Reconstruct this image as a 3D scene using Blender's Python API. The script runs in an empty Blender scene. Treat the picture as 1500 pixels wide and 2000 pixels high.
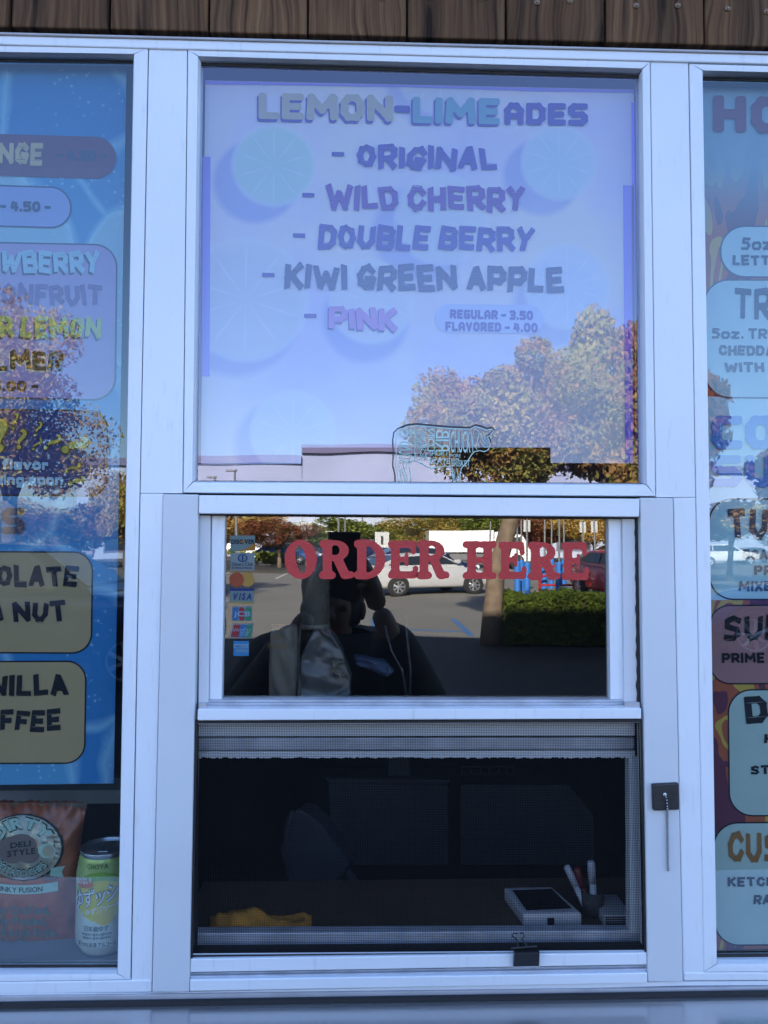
import bpy, bmesh, math, random
import numpy as np
from mathutils import Vector, Matrix, Euler
random.seed(7)
R=math.radians
sc=bpy.context.scene
COL=sc.collection
# ---------------- camera ----------------
F=1500.0; CAMH=1.75; CAMY=-0.90
YAW,PITCH,ROLL=R(1.91),R(2.67),R(0.228)
fw=Vector((math.sin(YAW)*math.cos(PITCH),math.cos(YAW)*math.cos(PITCH),math.sin(PITCH)))
r0=Vector((math.cos(YAW),-math.sin(YAW),0)); u0=r0.cross(fw)
ri=r0*math.cos(ROLL)+u0*math.sin(ROLL); up=-r0*math.sin(ROLL)+u0*math.cos(ROLL)
cd=bpy.data.cameras.new('camera'); cam=bpy.data.objects.new('camera',cd); COL.objects.link(cam)
cam.matrix_world=Matrix(((ri.x,up.x,-fw.x,0),(ri.y,up.y,-fw.y,CAMY),(ri.z,up.z,-fw.z,CAMH),(0,0,0,1)))
cd.sensor_fit='VERTICAL'; cd.sensor_height=36; cd.sensor_width=27; cd.lens=F/2000*36
cd.clip_start=0.01; cd.clip_end=3000
sc.camera=cam
sc.render.resolution_x=768; sc.render.resolution_y=1024
# ---------------- light ----------------
SUN_EL,SUN_AZ=R(25),R(-14)      # sun behind the building, a little to the left
w=bpy.data.worlds.new('World'); sc.world=w; w.use_nodes=True
nt=w.node_tree; nt.nodes.clear()
sky=nt.nodes.new('ShaderNodeTexSky'); sky.sky_type='NISHITA'; sky.sun_disc=False
sky.sun_elevation=SUN_EL; sky.sun_rotation=SUN_AZ; sky.air_density=1.0; sky.dust_density=0.6; sky.ozone_density=3.0
tn=nt.nodes.new('ShaderNodeMix'); tn.data_type='RGBA'; tn.blend_type='MULTIPLY'; tn.inputs[0].default_value=1; tn.inputs[7].default_value=(1.03,1.0,1.09,1)
bg=nt.nodes.new('ShaderNodeBackground'); bg.inputs[1].default_value=0.09
wo=nt.nodes.new('ShaderNodeOutputWorld'); nt.links.new(sky.outputs[0],tn.inputs[6]); nt.links.new(tn.outputs[2],bg.inputs[0]); nt.links.new(bg.outputs[0],wo.inputs[0])
sl=bpy.data.lights.new('sun','SUN'); sl.energy=5.0; sl.angle=R(0.5); sl.color=(1.0,0.93,0.82)
so=bpy.data.objects.new('sun',sl); COL.objects.link(so)
sdir=Vector((math.sin(SUN_AZ)*math.cos(SUN_EL),math.cos(SUN_AZ)*math.cos(SUN_EL),math.sin(SUN_EL)))
so.rotation_euler=sdir.to_track_quat('Z','Y').to_euler(); so.location=(0,10,20)
sc.view_settings.view_transform='Standard'; sc.view_settings.look='None'; sc.view_settings.gamma=1
sc.view_settings.use_curve_mapping=False
sc.view_settings.exposure=2.72
try:
    sc.cycles.max_bounces=8; sc.cycles.transparent_max_bounces=24; sc.cycles.glossy_bounces=4
    sc.cycles.caustics_reflective=False; sc.cycles.caustics_refractive=False
except Exception: pass

# ---------------- helpers ----------------
def ray(u,v):
    d=ri*((u-750)/F)+up*((1000-v)/F)+fw
    return d/d.y
def W(u,v,y=0.0):                    # point of the facade (plane at depth y) measured off the photograph
    d=ray(u,v); t=y-CAMY
    return Vector((d.x*t,y,CAMH+d.z*t))
TILT2=0.0135
def MX(u,v,D):                       # point in the car park seen mirrored in the panes, D metres down the line of sight
    d=ray(u,v); return Vector((d.x*D,-(D+CAMY),CAMH+(d.z-TILT2)*D))
def GD(v):                           # distance of a ground point from its mirrored height in the pane
    return CAMH/(-(ray(750,v).z-TILT2))
def tag(o,label=None,cat=None,group=None,kind=None):
    if label:o['label']=label
    if cat:o['category']=cat
    if group:o['group']=group
    if kind:o['kind']=kind
    return o
def empty(name,loc,label,cat,group=None,rz=0):
    o=bpy.data.objects.new(name,None); COL.objects.link(o); o.location=loc; o.rotation_euler=(0,0,rz)
    o.empty_display_size=0.05
    return tag(o,label,cat,group)
def link(name,me,mat=None,parent=None,smooth=False,bevel=0,seg=2):
    o=bpy.data.objects.new(name,me); COL.objects.link(o)
    if mat is not None and not me.materials:
        for m in (mat if isinstance(mat,(list,tuple)) else [mat]): me.materials.append(m)
    if parent is not None:
        o.parent=parent
        if parent.get('_world') : pass
    if smooth: me.polygons.foreach_set('use_smooth',[True]*len(me.polygons))
    if bevel:
        b=o.modifiers.new('bevel','BEVEL'); b.width=bevel; b.segments=seg; b.limit_method='ANGLE'; b.angle_limit=R(35)
    return o
def wlink(name,me,mat,parent,**k):   # mesh given in world coordinates under a placed (rotation-free) parent
    o=link(name,me,mat,parent,**k)
    if parent is not None:
        p=parent; off=Vector((0,0,0))
        while p is not None: off+=p.location; p=p.parent
        o.location=-off
    return o
def mesh(vs,fs,name='m'):
    me=bpy.data.meshes.new(name); me.from_pydata([tuple(v) for v in vs],[],fs); me.update(); return me
class MB:
    def __init__(s): s.v=[]; s.f=[]
    def add(s,vs,fs):
        n=len(s.v); s.v+= [tuple(v) for v in vs]; s.f+=[tuple(i+n for i in f) for f in fs]; return s
    def box(s,a,b,rot=None,c=None):
        x0,y0,z0=a;x1,y1,z1=b
        vs=[Vector(p) for p in ((x0,y0,z0),(x1,y0,z0),(x1,y1,z0),(x0,y1,z0),(x0,y0,z1),(x1,y0,z1),(x1,y1,z1),(x0,y1,z1))]
        if rot is not None:
            c=Vector(c) if c is not None else (vs[0]+vs[6])/2
            vs=[rot@(v-c)+c for v in vs]
        return s.add(vs,[(0,3,2,1),(4,5,6,7),(0,1,5,4),(1,2,6,5),(2,3,7,6),(3,0,4,7)])
    def prism(s,front,back):
        n=len(front); vs=list(front)+list(back)
        fs=[tuple(range(n)),tuple(range(2*n-1,n-1,-1))]
        fs+=[((i+1)%n,i,i+n,(i+1)%n+n) for i in range(n)]
        return s.add(vs,fs)
    def tube(s,pts,r,n=8,cap=True,r2=None):
        pts=[Vector(p) for p in pts]; rings=[]; base=len(s.v)
        ref=Vector((0.13,0.21,1)).normalized()
        for i,p in enumerate(pts):
            t=(pts[min(i+1,len(pts)-1)]-pts[max(i-1,0)]).normalized()
            a=t.cross(ref)
            if a.length<0.1: a=t.cross(Vector((1,0,0)))
            a.normalize(); b=t.cross(a)
            rr=r if not isinstance(r,(list,tuple)) else r[i]
            if r2 is not None: rr=r+(r2-r)*i/(len(pts)-1)
            for k in range(n):
                an=2*math.pi*k/n; s.v.append(tuple(p+a*math.cos(an)*rr+b*math.sin(an)*rr))
        for i in range(len(pts)-1):
            for k in range(n):
                s.f.append((base+i*n+k,base+i*n+(k+1)%n,base+(i+1)*n+(k+1)%n,base+(i+1)*n+k))
        if cap:
            s.f.append(tuple(base+k for k in range(n))[::-1]); s.f.append(tuple(base+(len(pts)-1)*n+k for k in range(n)))
        return s
    def lathe(s,prof,c,n=32):        # prof [(r,z)] about z through c
        base=len(s.v); c=Vector(c)
        for r,z in prof:
            for k in range(n):
                a=2*math.pi*k/n; s.v.append((c.x+r*math.cos(a),c.y+r*math.sin(a),c.z+z))
        for i in range(len(prof)-1):
            for k in range(n): s.f.append((base+i*n+k,base+i*n+(k+1)%n,base+(i+1)*n+(k+1)%n,base+(i+1)*n+k))
        return s
    def mesh(s,name='m'):
        me=mesh(s.v,s.f,name)
        bm=bmesh.new(); bm.from_mesh(me); bmesh.ops.recalc_face_normals(bm,faces=bm.faces); bm.to_mesh(me); bm.free()
        return me

# ---------------- materials ----------------
def new(name):
    m=bpy.data.materials.new(name); m.use_nodes=True; n=m.node_tree.nodes; l=m.node_tree.links
    return m,n,l,n['Principled BSDF'],n['Material Output']
def rgb(c): return (c[0],c[1],c[2],1)
def ramp(n,stops,interp='LINEAR'):
    r=n.new('ShaderNodeValToRGB'); r.color_ramp.interpolation=interp
    e=r.color_ramp.elements
    while len(e)<len(stops): e.new(0.5)
    for i,(p,c) in enumerate(stops): e[i].position=p; e[i].color=rgb(c)
    return r
def plain(name,c,rough=0.5,metal=0,var=0.08,scale=8,bump=0.0,bscale=60,spec=0.5,coat=0):
    m,n,l,b,o=new(name)
    b.inputs['Roughness'].default_value=rough; b.inputs['Metallic'].default_value=metal
    b.inputs['Specular IOR Level'].default_value=spec; b.inputs['Coat Weight'].default_value=coat
    tc=n.new('ShaderNodeTexCoord'); nz=n.new('ShaderNodeTexNoise'); nz.inputs['Scale'].default_value=scale; nz.inputs['Detail'].default_value=6
    l.new(tc.outputs['Object'],nz.inputs['Vector'])
    rp=ramp(n,[(0.3,[x*(1-var) for x in c]),(0.7,[min(1,x*(1+var)) for x in c])]); l.new(nz.outputs['Fac'],rp.inputs['Fac']); l.new(rp.outputs['Color'],b.inputs['Base Color'])
    if bump:
        n2=n.new('ShaderNodeTexNoise'); n2.inputs['Scale'].default_value=bscale; l.new(tc.outputs['Object'],n2.inputs['Vector'])
        bp=n.new('ShaderNodeBump'); bp.inputs['Strength'].default_value=bump; bp.inputs['Distance'].default_value=0.01
        l.new(n2.outputs['Fac'],bp.inputs['Height']); l.new(bp.outputs['Normal'],b.inputs['Normal'])
    return m
def glass(name,ior=2.2,tint=(0.93,0.96,0.97),gcol=(0.95,0.97,1.0),wav=0.02,dust=0.004,dustc=(.6,.63,.7),wscale=5):
    m,n,l,b,o=new(name); n.remove(b)
    tr=n.new('ShaderNodeBsdfTransparent'); tr.inputs[0].default_value=rgb(tint)
    gl=n.new('ShaderNodeBsdfGlossy'); gl.inputs[0].default_value=rgb(gcol); gl.inputs['Roughness'].default_value=0.0
    F0=((ior-1)/(ior+1))**2                     # same reflectance seen from both sides of the thin pane
    ge=n.new('ShaderNodeNewGeometry'); dt=n.new('ShaderNodeVectorMath'); dt.operation='DOT_PRODUCT'
    l.new(ge.outputs['Incoming'],dt.inputs[0]); l.new(ge.outputs['Normal'],dt.inputs[1])
    ab=n.new('ShaderNodeMath'); ab.operation='ABSOLUTE'; l.new(dt.outputs['Value'],ab.inputs[0])
    om=n.new('ShaderNodeMath'); om.operation='SUBTRACT'; om.inputs[0].default_value=1; l.new(ab.outputs[0],om.inputs[1])
    pw=n.new('ShaderNodeMath'); pw.operation='POWER'; l.new(om.outputs[0],pw.inputs[0]); pw.inputs[1].default_value=5
    fr=n.new('ShaderNodeMath'); fr.operation='MULTIPLY_ADD'; l.new(pw.outputs[0],fr.inputs[0]); fr.inputs[1].default_value=1-F0; fr.inputs[2].default_value=F0
    tc=n.new('ShaderNodeTexCoord'); nz=n.new('ShaderNodeTexNoise'); nz.inputs['Scale'].default_value=wscale; nz.inputs['Detail'].default_value=1
    l.new(tc.outputs['Object'],nz.inputs['Vector'])
    bp=n.new('ShaderNodeBump'); bp.inputs['Strength'].default_value=wav; bp.inputs['Distance'].default_value=0.02
    l.new(nz.outputs['Fac'],bp.inputs['Height']); l.new(bp.outputs['Normal'],gl.inputs['Normal'])
    mx=n.new('ShaderNodeMixShader'); l.new(fr.outputs[0],mx.inputs[0]); l.new(tr.outputs[0],mx.inputs[1]); l.new(gl.outputs[0],mx.inputs[2])
    df=n.new('ShaderNodeBsdfDiffuse'); df.inputs[0].default_value=rgb(dustc)
    n2=n.new('ShaderNodeTexNoise'); n2.inputs['Scale'].default_value=3.0; n2.inputs['Detail'].default_value=8; n2.inputs['Roughness'].default_value=.7
    n3=n.new('ShaderNodeTexNoise'); n3.inputs['Scale'].default_value=420; n3.inputs['Detail'].default_value=1
    l.new(tc.outputs['Object'],n2.inputs['Vector']); l.new(tc.outputs['Object'],n3.inputs['Vector'])
    r2=ramp(n,[(0.35,(dust*.4,)*3),(0.75,(dust*2,)*3)]); l.new(n2.outputs['Fac'],r2.inputs['Fac'])
    r3=ramp(n,[(0.72,(0,)*3),(0.80,(dust*7,)*3)]); l.new(n3.outputs['Fac'],r3.inputs['Fac'])
    ad=n.new('ShaderNodeMath'); ad.operation='ADD'; l.new(r2.outputs[0],ad.inputs[0]); l.new(r3.outputs[0],ad.inputs[1])
    m2=n.new('ShaderNodeMixShader'); l.new(ad.outputs[0],m2.inputs[0]); l.new(mx.outputs[0],m2.inputs[1]); l.new(df.outputs[0],m2.inputs[2])
    l.new(m2.outputs[0],o.inputs[0]); return m

M={}
def frame_mat():
    m,n,l,b,o=new('white_painted_metal'); b.inputs['Roughness'].default_value=0.32
    tc=n.new('ShaderNodeTexCoord'); nz=n.new('ShaderNodeTexNoise'); nz.inputs['Scale'].default_value=4; nz.inputs['Detail'].default_value=7
    l.new(tc.outputs['Object'],nz.inputs['Vector'])
    rp=ramp(n,[(0.3,(.70,.74,.80)),(0.7,(.77,.80,.86))]); l.new(nz.outputs['Fac'],rp.inputs['Fac'])
    mp=n.new('ShaderNodeMapping'); mp.inputs['Scale'].default_value=(60,60,8); n2=n.new('ShaderNodeTexNoise'); n2.inputs['Scale'].default_value=3; n2.inputs['Detail'].default_value=8
    l.new(tc.outputs['Object'],mp.inputs[0]); l.new(mp.outputs[0],n2.inputs['Vector'])
    r2=ramp(n,[(0.60,(1,1,1)),(0.80,(.55,.53,.50))]); l.new(n2.outputs['Fac'],r2.inputs['Fac'])
    mx=n.new('ShaderNodeMix'); mx.data_type='RGBA'; mx.blend_type='MULTIPLY'; mx.inputs[0].default_value=.32
    l.new(rp.outputs[0],mx.inputs[6]); l.new(r2.outputs[0],mx.inputs[7]); l.new(mx.outputs[2],b.inputs['Base Color'])
    return m
M['white']=frame_mat()
M['jamb']=plain('greyed_white_metal',(.60,.63,.68),.4,var=.04,scale=5)
M['trimgrey']=plain('grey_flashing',(.40,.39,.42),.45,var=.12,scale=20)
M['track']=plain('worn_track_metal',(.42,.45,.52),.4,metal=.2,var=.2,scale=30)
M['black']=plain('black_gasket',(.012,.012,.014),.6)
M['blackplastic']=plain('black_plastic',(.018,.018,.02),.45,bump=.1,bscale=300)
M['dark']=plain('dark_gap',(.02,.02,.022),.8)
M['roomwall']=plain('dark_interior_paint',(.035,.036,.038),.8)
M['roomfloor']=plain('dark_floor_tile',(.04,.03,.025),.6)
M['glass']=glass('window_glass',1.86,tint=(.83,.87,.87),gcol=(.8,.92,1.0))
M['purpleglass']=glass('violet_coated_glass',2.1,tint=(.80,.83,.95),gcol=(.85,.84,1.0),dust=.007,dustc=(.55,.55,.95),wav=.03)
M['orderglass']=glass('order_sash_glass',2.3,gcol=(1,.98,.95),wav=.012,dust=.004)
M['backglass']=glass('rear_glass_face',1.05,tint=(1,1,1),wav=0,dust=0.0)
# ---------------- the building shell ----------------
TOPZ=W(750,79).z; BOTZ=W(700,1948).z
bld=empty('food_kiosk_building',(0,0.4,0),'long building with a dark brown plank front above the white framed serving windows','building')
gx0,gx1=-3.2,3.6
shell=[('back_wall',(gx0,3.3,0),(gx1,3.4,3.6)),('side_wall',(gx0-.1,.06,0),(gx0,3.3,3.6)),('side_wall',(gx1,.06,0),(gx1+.1,3.3,3.6)),
 ('ceiling',(gx0,.06,2.75),(gx1,3.3,2.85)),('floor',(gx0,.06,.02),(gx1,3.3,.1))]
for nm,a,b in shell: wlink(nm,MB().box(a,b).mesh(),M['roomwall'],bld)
M['stucco']=plain('painted_wall',(.45,.43,.40),.8,bump=.4,bscale=40)
wlink('rear_block',MB().box((-30,3.5,0),(16,20,7.78)).mesh(),M['stucco'],bld)
wlink('parapet',MB().box((gx0-.1,.03,3.6),(gx1+.1,3.49,3.75)).mesh(),M['stucco'],bld)
wlink('lower_wall',MB().box((gx0-.1,.0,0),(gx1+.1,.06,BOTZ-.02)).mesh(),M['stucco'],bld)
wlink('side_pier',MB().box((gx0-.1,.012,BOTZ-.019),(W(-520,900).x-.004,.06,TOPZ)).mesh(),M['stucco'],bld)
wlink('side_pier',MB().box((W(2040,900).x+.004,.012,BOTZ-.019),(gx1+.1,.06,TOPZ)).mesh(),M['stucco'],bld)
wlink('lintel',MB().box((gx0-.1,.02,TOPZ+.002),(gx1+.1,.058,3.6)).mesh(),M['dark'],bld)

def wood_mat():
    m,n,l,b,o=new('weathered_dark_boards'); b.inputs['Roughness'].default_value=.85; b.inputs['Specular IOR Level'].default_value=.2
    tc=n.new('ShaderNodeTexCoord'); oi=n.new('ShaderNodeObjectInfo')
    ad=n.new('ShaderNodeVectorMath'); ad.operation='ADD'
    sc_=n.new('ShaderNodeVectorMath'); sc_.operation='SCALE'; sc_.inputs['Scale'].default_value=37
    cb=n.new('ShaderNodeCombineXYZ')
    for i in range(3): l.new(oi.outputs['Random'],cb.inputs[i])
    l.new(cb.outputs[0],sc_.inputs[0]); l.new(tc.outputs['Object'],ad.inputs[0]); l.new(sc_.outputs[0],ad.inputs[1])
    # wandering grain: warp x by low noise
    mpw=n.new('ShaderNodeMapping'); mpw.inputs['Scale'].default_value=(9,9,5)
    nw=n.new('ShaderNodeTexNoise'); nw.inputs['Scale'].default_value=1; nw.inputs['Detail'].default_value=2
    l.new(ad.outputs[0],mpw.inputs[0]); l.new(mpw.outputs[0],nw.inputs['Vector'])
    sb=n.new('ShaderNodeVectorMath'); sb.operation='SCALE'; sb.inputs['Scale'].default_value=.05; l.new(nw.outputs['Color'],sb.inputs[0])
    a2=n.new('ShaderNodeVectorMath'); a2.operation='ADD'; l.new(ad.outputs[0],a2.inputs[0]); l.new(sb.outputs[0],a2.inputs[1])
    mp=n.new('ShaderNodeMapping'); mp.inputs['Scale'].default_value=(170,30,3); l.new(a2.outputs[0],mp.inputs[0])
    n1=n.new('ShaderNodeTexNoise'); n1.inputs['Scale'].default_value=1; n1.inputs['Detail'].default_value=7; n1.inputs['Roughness'].default_value=.6; l.new(mp.outputs[0],n1.inputs['Vector'])
    r1=ramp(n,[(.28,(.018,.012,.009)),(.40,(.105,.060,.034)),(.54,(.17,.10,.056)),(.70,(.26,.165,.095))]); l.new(n1.outputs['Fac'],r1.inputs['Fac'])
    mp2=n.new('ShaderNodeMapping'); mp2.inputs['Scale'].default_value=(26,8,3); l.new(a2.outputs[0],mp2.inputs[0])
    n2=n.new('ShaderNodeTexNoise'); n2.inputs['Scale'].default_value=1; n2.inputs['Detail'].default_value=4; l.new(mp2.outputs[0],n2.inputs['Vector'])
    r2=ramp(n,[(.34,(.12,.11,.12)),(.40,(.75,.70,.66)),(.70,(1.35,1.2,1.05))]); l.new(n2.outputs['Fac'],r2.inputs['Fac'])
    mx=n.new('ShaderNodeMix'); mx.data_type='RGBA'; mx.blend_type='MULTIPLY'; mx.inputs[0].default_value=1
    l.new(r1.outputs[0],mx.inputs[6]); l.new(r2.outputs[0],mx.inputs[7])
    vv=n.new('ShaderNodeMapRange'); vv.inputs[3].default_value=.6; vv.inputs[4].default_value=1.05; l.new(oi.outputs['Random'],vv.inputs[0])
    m3=n.new('ShaderNodeMix'); m3.data_type='RGBA'; m3.blend_type='MULTIPLY'; m3.inputs[0].default_value=1
    cc=n.new('ShaderNodeCombineColor')
    for i in range(3): l.new(vv.outputs[0],cc.inputs[i])
    l.new(mx.outputs[2],m3.inputs[6]); l.new(cc.outputs[0],m3.inputs[7]); l.new(m3.outputs[2],b.inputs['Base Color'])
    bp=n.new('ShaderNodeBump'); bp.inputs['Strength'].default_value=.5; bp.inputs['Distance'].default_value=.002
    l.new(n1.outputs['Fac'],bp.inputs['Height']); l.new(bp.outputs['Normal'],b.inputs['Normal'])
    return m
M['wood']=wood_mat(); M['screw']=plain('zinc_screw',(.30,.22,.15),.5,metal=.4)
seams=[-950+193.3*i+5 for i in range(18)]
boards=[]
scr=MB().lathe([(0.0,-.0025),(.0012,-.0025),(.0018,-.0008),(.0022,-.0008),(.0030,-.0018),(.0036,-.0012),(.0036,.0)],(0,0,0),14)
sme=None
for i in range(len(seams)-1):
    a=W(seams[i],40).x+.0012; b=W(seams[i+1],40).x-.0012
    yy=random.uniform(-.0025,.0)
    me=MB().box((-(b-a)/2,0,0),((b-a)/2,.018,1.35)).mesh()
    o=wlink('plank',me,M['wood'],bld,bevel=.002); o.location+=Vector(((a+b)/2,yy,TOPZ+.004)); boards.append((a,b,yy,o))
sm_=scr.mesh()
for (u,v) in [(1048,8),(1112,5),(1241,14),(1322,14),(1420,19),(1496,25),(745,0),(840,-2),(940,-1),(548,-12),(640,-10),(350,-16),(440,-14),(160,-20),(1610,30),(1690,32)]:
    p=W(u,v)
    for a,b,yy,o in boards:
        if a<=p.x<=b:
            s=link('screw',sm_,M['screw'] if not sm_.materials else None,o); s.rotation_euler=(R(-90),0,0)
            s.location=Vector((p.x-(a+b)/2,-.0002,p.z-(TOPZ+.004))); break

# ---------------- window surround ----------------
sur=empty('window_surround',(0,.02,1.7),'white aluminium head, mullions and base strips around the three windows','window surround')
XL,XR=-520,2040
def strip(name,pts,yf,yb,mat,parent,bevel=.0008,seg=2):
    return wlink(name,MB().prism([W(u,v,yf) for u,v in pts],[Vector((W(u,v,yf).x,yb,W(u,v,yf).z)) for u,v in pts]).mesh(),mat,parent,bevel=bevel,seg=seg)
def yl(p,q,u): return p[1]+(q[1]-p[1])*(u-p[0])/(q[0]-p[0])
T0=lambda u:62+.0253*u; T1=lambda u:68+.0253*u; T2=lambda u:87.5+.0252*u
strip('flashing',[(XL,T0(XL)),(XR,T0(XR)),(XR,T1(XR)-1),(XL,T1(XL)-1)],-.006,.02,M['trimgrey'],sur,.001)
strip('head_strip',[(XL,T1(XL)-.2),(XR,T1(XR)-.2),(XR,T2(XR)-.6),(XL,T2(XL)-.6)],-.0035,.02,M['white'],sur,.0015)
strip('mullion',[(290.8,95.5),(365.4,97.2),(356.3,963.5),(274,963.5)],-.001,.02,M['white'],sur)
strip('mullion',[(274,964),(319,964),(296,1938),(256.3,1938)],-.001,.02,M['white'],sur)
strip('mullion',[(1270.8,120),(1344.4,121.6),(1358.6,971.5),(1281.6,971.5)],-.001,.02,M['white'],sur)
strip('mullion',[(1315.5,972),(1358.6,972),(1374.5,1899),(1334.5,1899)],-.001,.02,M['white'],sur)
strip('base_strip',[(XL,1926.5),(255.4,1914.8),(296,1914.4),(296.2,1938),(XL,1948)],-.002,.02,M['white'],sur,.0012)
strip('base_strip',[(1335.2,1899.6),(XR,1899),(XR,1912),(1335.2,1916)],-.002,.02,M['white'],sur,.0012)
strip('backing',[(XL,100),(XR,100),(XR,118),(XL,118)],.0205,.022,M['dark'],sur,0)
strip('backing',[(262,110),(395,110),(385,1950),(228,1950)],.0205,.022,M['dark'],sur,0)
strip('backing',[(1244,130),(1370,130),(1397,1915),(1262,1915)],.0205,.022,M['dark'],sur,0)
strip('weather_bead',[(-520,1953),(2040,1921),(2040,1931),(-520,1965)],-.004,.02,M['trimgrey'],sur,.001)
strip('weather_bead',[(-520,1941),(298,1939),(1335,1917),(2040,1913),(2040,1920),(1335,1925),(298,1949),(-520,1952)],-.001,.02,M['white'],sur,0)

def mitre(out,inn,yo,yi,parent,g=.00055,names=('frame_rail','frame_stile','frame_rail','frame_stile'),yb=.02,lip=.012):
    """four mitred sash members, face sloping from yo (outside) to yi at the glass edge"""
    O=[W(u,v,yo) for u,v in out]; I=[W(u,v,yi) for u,v in inn]
    for k in range(4):
        a,b,c,d=O[k],O[(k+1)%4],I[(k+1)%4],I[k]
        # curved face: five lines between the outer and the inner edge
        prof=[(0,0),(.05,-.45),(.5,-.40),(.86,-.15),(1,.5)]
        cen=(a+b+c+d)/4; vs=[];N=len(prof)
        for (p,q),(r_,s_) in (((a,d),(0,0)),((b,c),(0,0))):
            for t,h in prof:
                P=p.lerp(q,t); P.y=yo+(yi-yo)*max(0,h if h>0 else 0)+ (.0016*h if h<0 else 0)
                vs.append(P)
        for v in vs:
            v.x+=g*(1 if cen.x>v.x else -1)*(1 if abs(cen.x-v.x)>.004 else 0); v.z+=g*(1 if cen.z>v.z else -1)*(1 if abs(cen.z-v.z)>.004 else 0)
        A=[Vector((v.x,v.y,v.z)) for v in vs]; B=[Vector((vs[i].x,yb,vs[i].z)) for i in (0,N-1,N,2*N-1)]
        mb=MB(); n=len(A); fs=[(i,i+1,N+i+1,N+i) for i in range(N-1)]
        b0=n
        fs+=[(b0,b0+2,b0+3,b0+1),(0,N,b0+2,b0),(N-1,b0+1,b0+3,2*N-1)]
        fs+=[tuple(list(range(N))+[b0+1,b0]),tuple(list(range(N,2*N))+[b0+3,b0+2])]
        mb.add(A+B,fs); wlink(names[k],mb.mesh(),M['white'],parent)
def pane(name,pts,y,mat,parent,t=.004,tilt=0):
    P=[W(u,v,y) for u,v in pts]; zt=max(p.z for p in P); zb=min(p.z for p in P)
    for p in P: p.y=y-(p.z-zb)*math.tan(tilt)
    me=MB().prism(P,[p+Vector((0,t,0)) for p in P]).mesh()
    me.materials.append(mat); me.materials.append(M['backglass'])
    for f in me.polygons:
        f.material_index=0 if f.normal.y<-.9 else 1
    return wlink(name,me,None,parent)
GT=TILT2/2
def ext(p,q,u): return (u,yl(p,q,u))
# left display window
wl=empty('display_window',W(-100,1000,.01),'left white framed display window over the blue ice drink menu and snacks','window')
mitre([(-450,82),(289.8,94.2),(255.2,1913.5),(-450,1925)],[(-410,112),(263,120.5),(232,1888),(-410,1889)],-.001,.012,wl)
pane('glass_pane',[(-414,108),(267,116),(236,1892),(-414,1893)],.0135,M['glass'],wl,tilt=GT*.6)
wc=empty('display_window',W(820,540,.01),'centre upper white framed window with violet tinted glass over the lemon-lime menu','window')
mitre([(366.4,97.6),(1270,120.6),(1280.8,970),(357.2,963)],[(395,125),(1245,149.5),(1252,945),(384,940)],-.001,.012,wc)
pane('glass_pane',[(391,121),(1249,146),(1256,949),(380,944)],.0135,M['purpleglass'],wc,tilt=GT)
wr=empty('display_window',W(1700,1000,.01),'right white framed display window over the flame patterned sandwich menu','window')
mitre([(1345.4,124.2),(2010,141),(2020,1896),(1373.4,1898)],[(1368,152.5),(1970,168),(1980,1862),(1395,1867.5)],-.001,.012,wr)
pane('glass_pane',[(1364,148.5),(1974,164),(1984,1866),(1391,1871.5)],.0135,M['glass'],wr,tilt=GT*.6)
for nm,pts in (('gasket',[(392,122.5),(1247.5,147),(1247.5,152.0),(392,127.5)]),('gasket',[(380,938.5),(1254,943.5),(1254,947),(380,942)])):
    strip(nm,pts,.0090,.0105,M['black'],wc,0)
for pts in ([(261,118),(267,118),(235,1890),(231,1890)],): strip('gasket',pts,.0100,.0115,M['black'],wl,0)
for pts in ([(-414,110.5),(266,118),(266,123),(-414,116)],[(-414,1886),(236,1885),(236,1893),(-414,1893)]): strip('gasket',pts,.0102,.0117,M['black'],wl,0)
for pts in ([(1366,150),(1974,165),(1974,171),(1366,156)],[(1393,1864),(1984,1859),(1984,1866),(1393,1870)]): strip('gasket',pts,.0102,.0117,M['black'],wr,0)

# ---------------- order window ----------------
ow=empty('order_window',W(815,1430,.0),'sliding order window with raised red lettered sash and black insect screen','window')
strip('jamb',[(318.8,965),(388,965.8),(370,1911),(370,1938),(297,1938.5)],-.0045,.02,M['jamb'],ow,.0012)
strip('jamb',[(1250.3,972),(1314.6,972.8),(1334.4,1918.5),(1265.6,1918.5)],-.0045,.02,M['jamb'],ow,.0012)
strip('top_rail',[(388.8,967),(1249.4,974),(1248.4,1009.6),(388.2,1003)],-.008,.02,M['white'],ow,.001)
strip('meeting_rail',[(386,1385),(1252.6,1383.3),(1252.8,1404.2),(385.4,1407.5)],-.009,.010,M['white'],ow,.0012)
# recess sides
def quadY(name,a,b,c,d,mat,parent): return wlink(name,MB().add([a,b,c,d],[(0,1,2,3)]).mesh(),mat,parent)
strip('sash_channel',[(389.4,1004),(411,1004.4),(407,1382),(387.4,1383)],.006,.020,M['jamb'],ow,.0006)
strip('sash_stile',[(413.4,1005),(439.6,1005.4),(433,1366.5),(408.6,1366.5)],.010,.0225,M['white'],ow,.0012)
strip('sash_stile',[(1188.2,1009),(1213.6,1009.3),(1218.2,1366.4),(1192.2,1366.4)],.010,.0225,M['white'],ow,.0012)
strip('sash_channel',[(1215.6,1009),(1240,1009.4),(1245,1384),(1219.2,1384)],.006,.020,M['jamb'],ow,.0006)
wv=[(1242.5,1006)]; 
pts=[(1250,1006),(1252.4,1383)]
left=[(1241.5+ (v-1006)*.009+ 1.3*math.sin(v*.21)+.8*math.sin(v*.083),v) for v in range(1383,1005,-7)]
strip('weatherstrip',pts+left,.004,.0055,M['black'],ow,0)
strip('weatherstrip',[(389,1003.2),(1249,1010.1),(1249,1013.8),(389,1006.6)],.004,.022,M['black'],ow,0)
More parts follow.
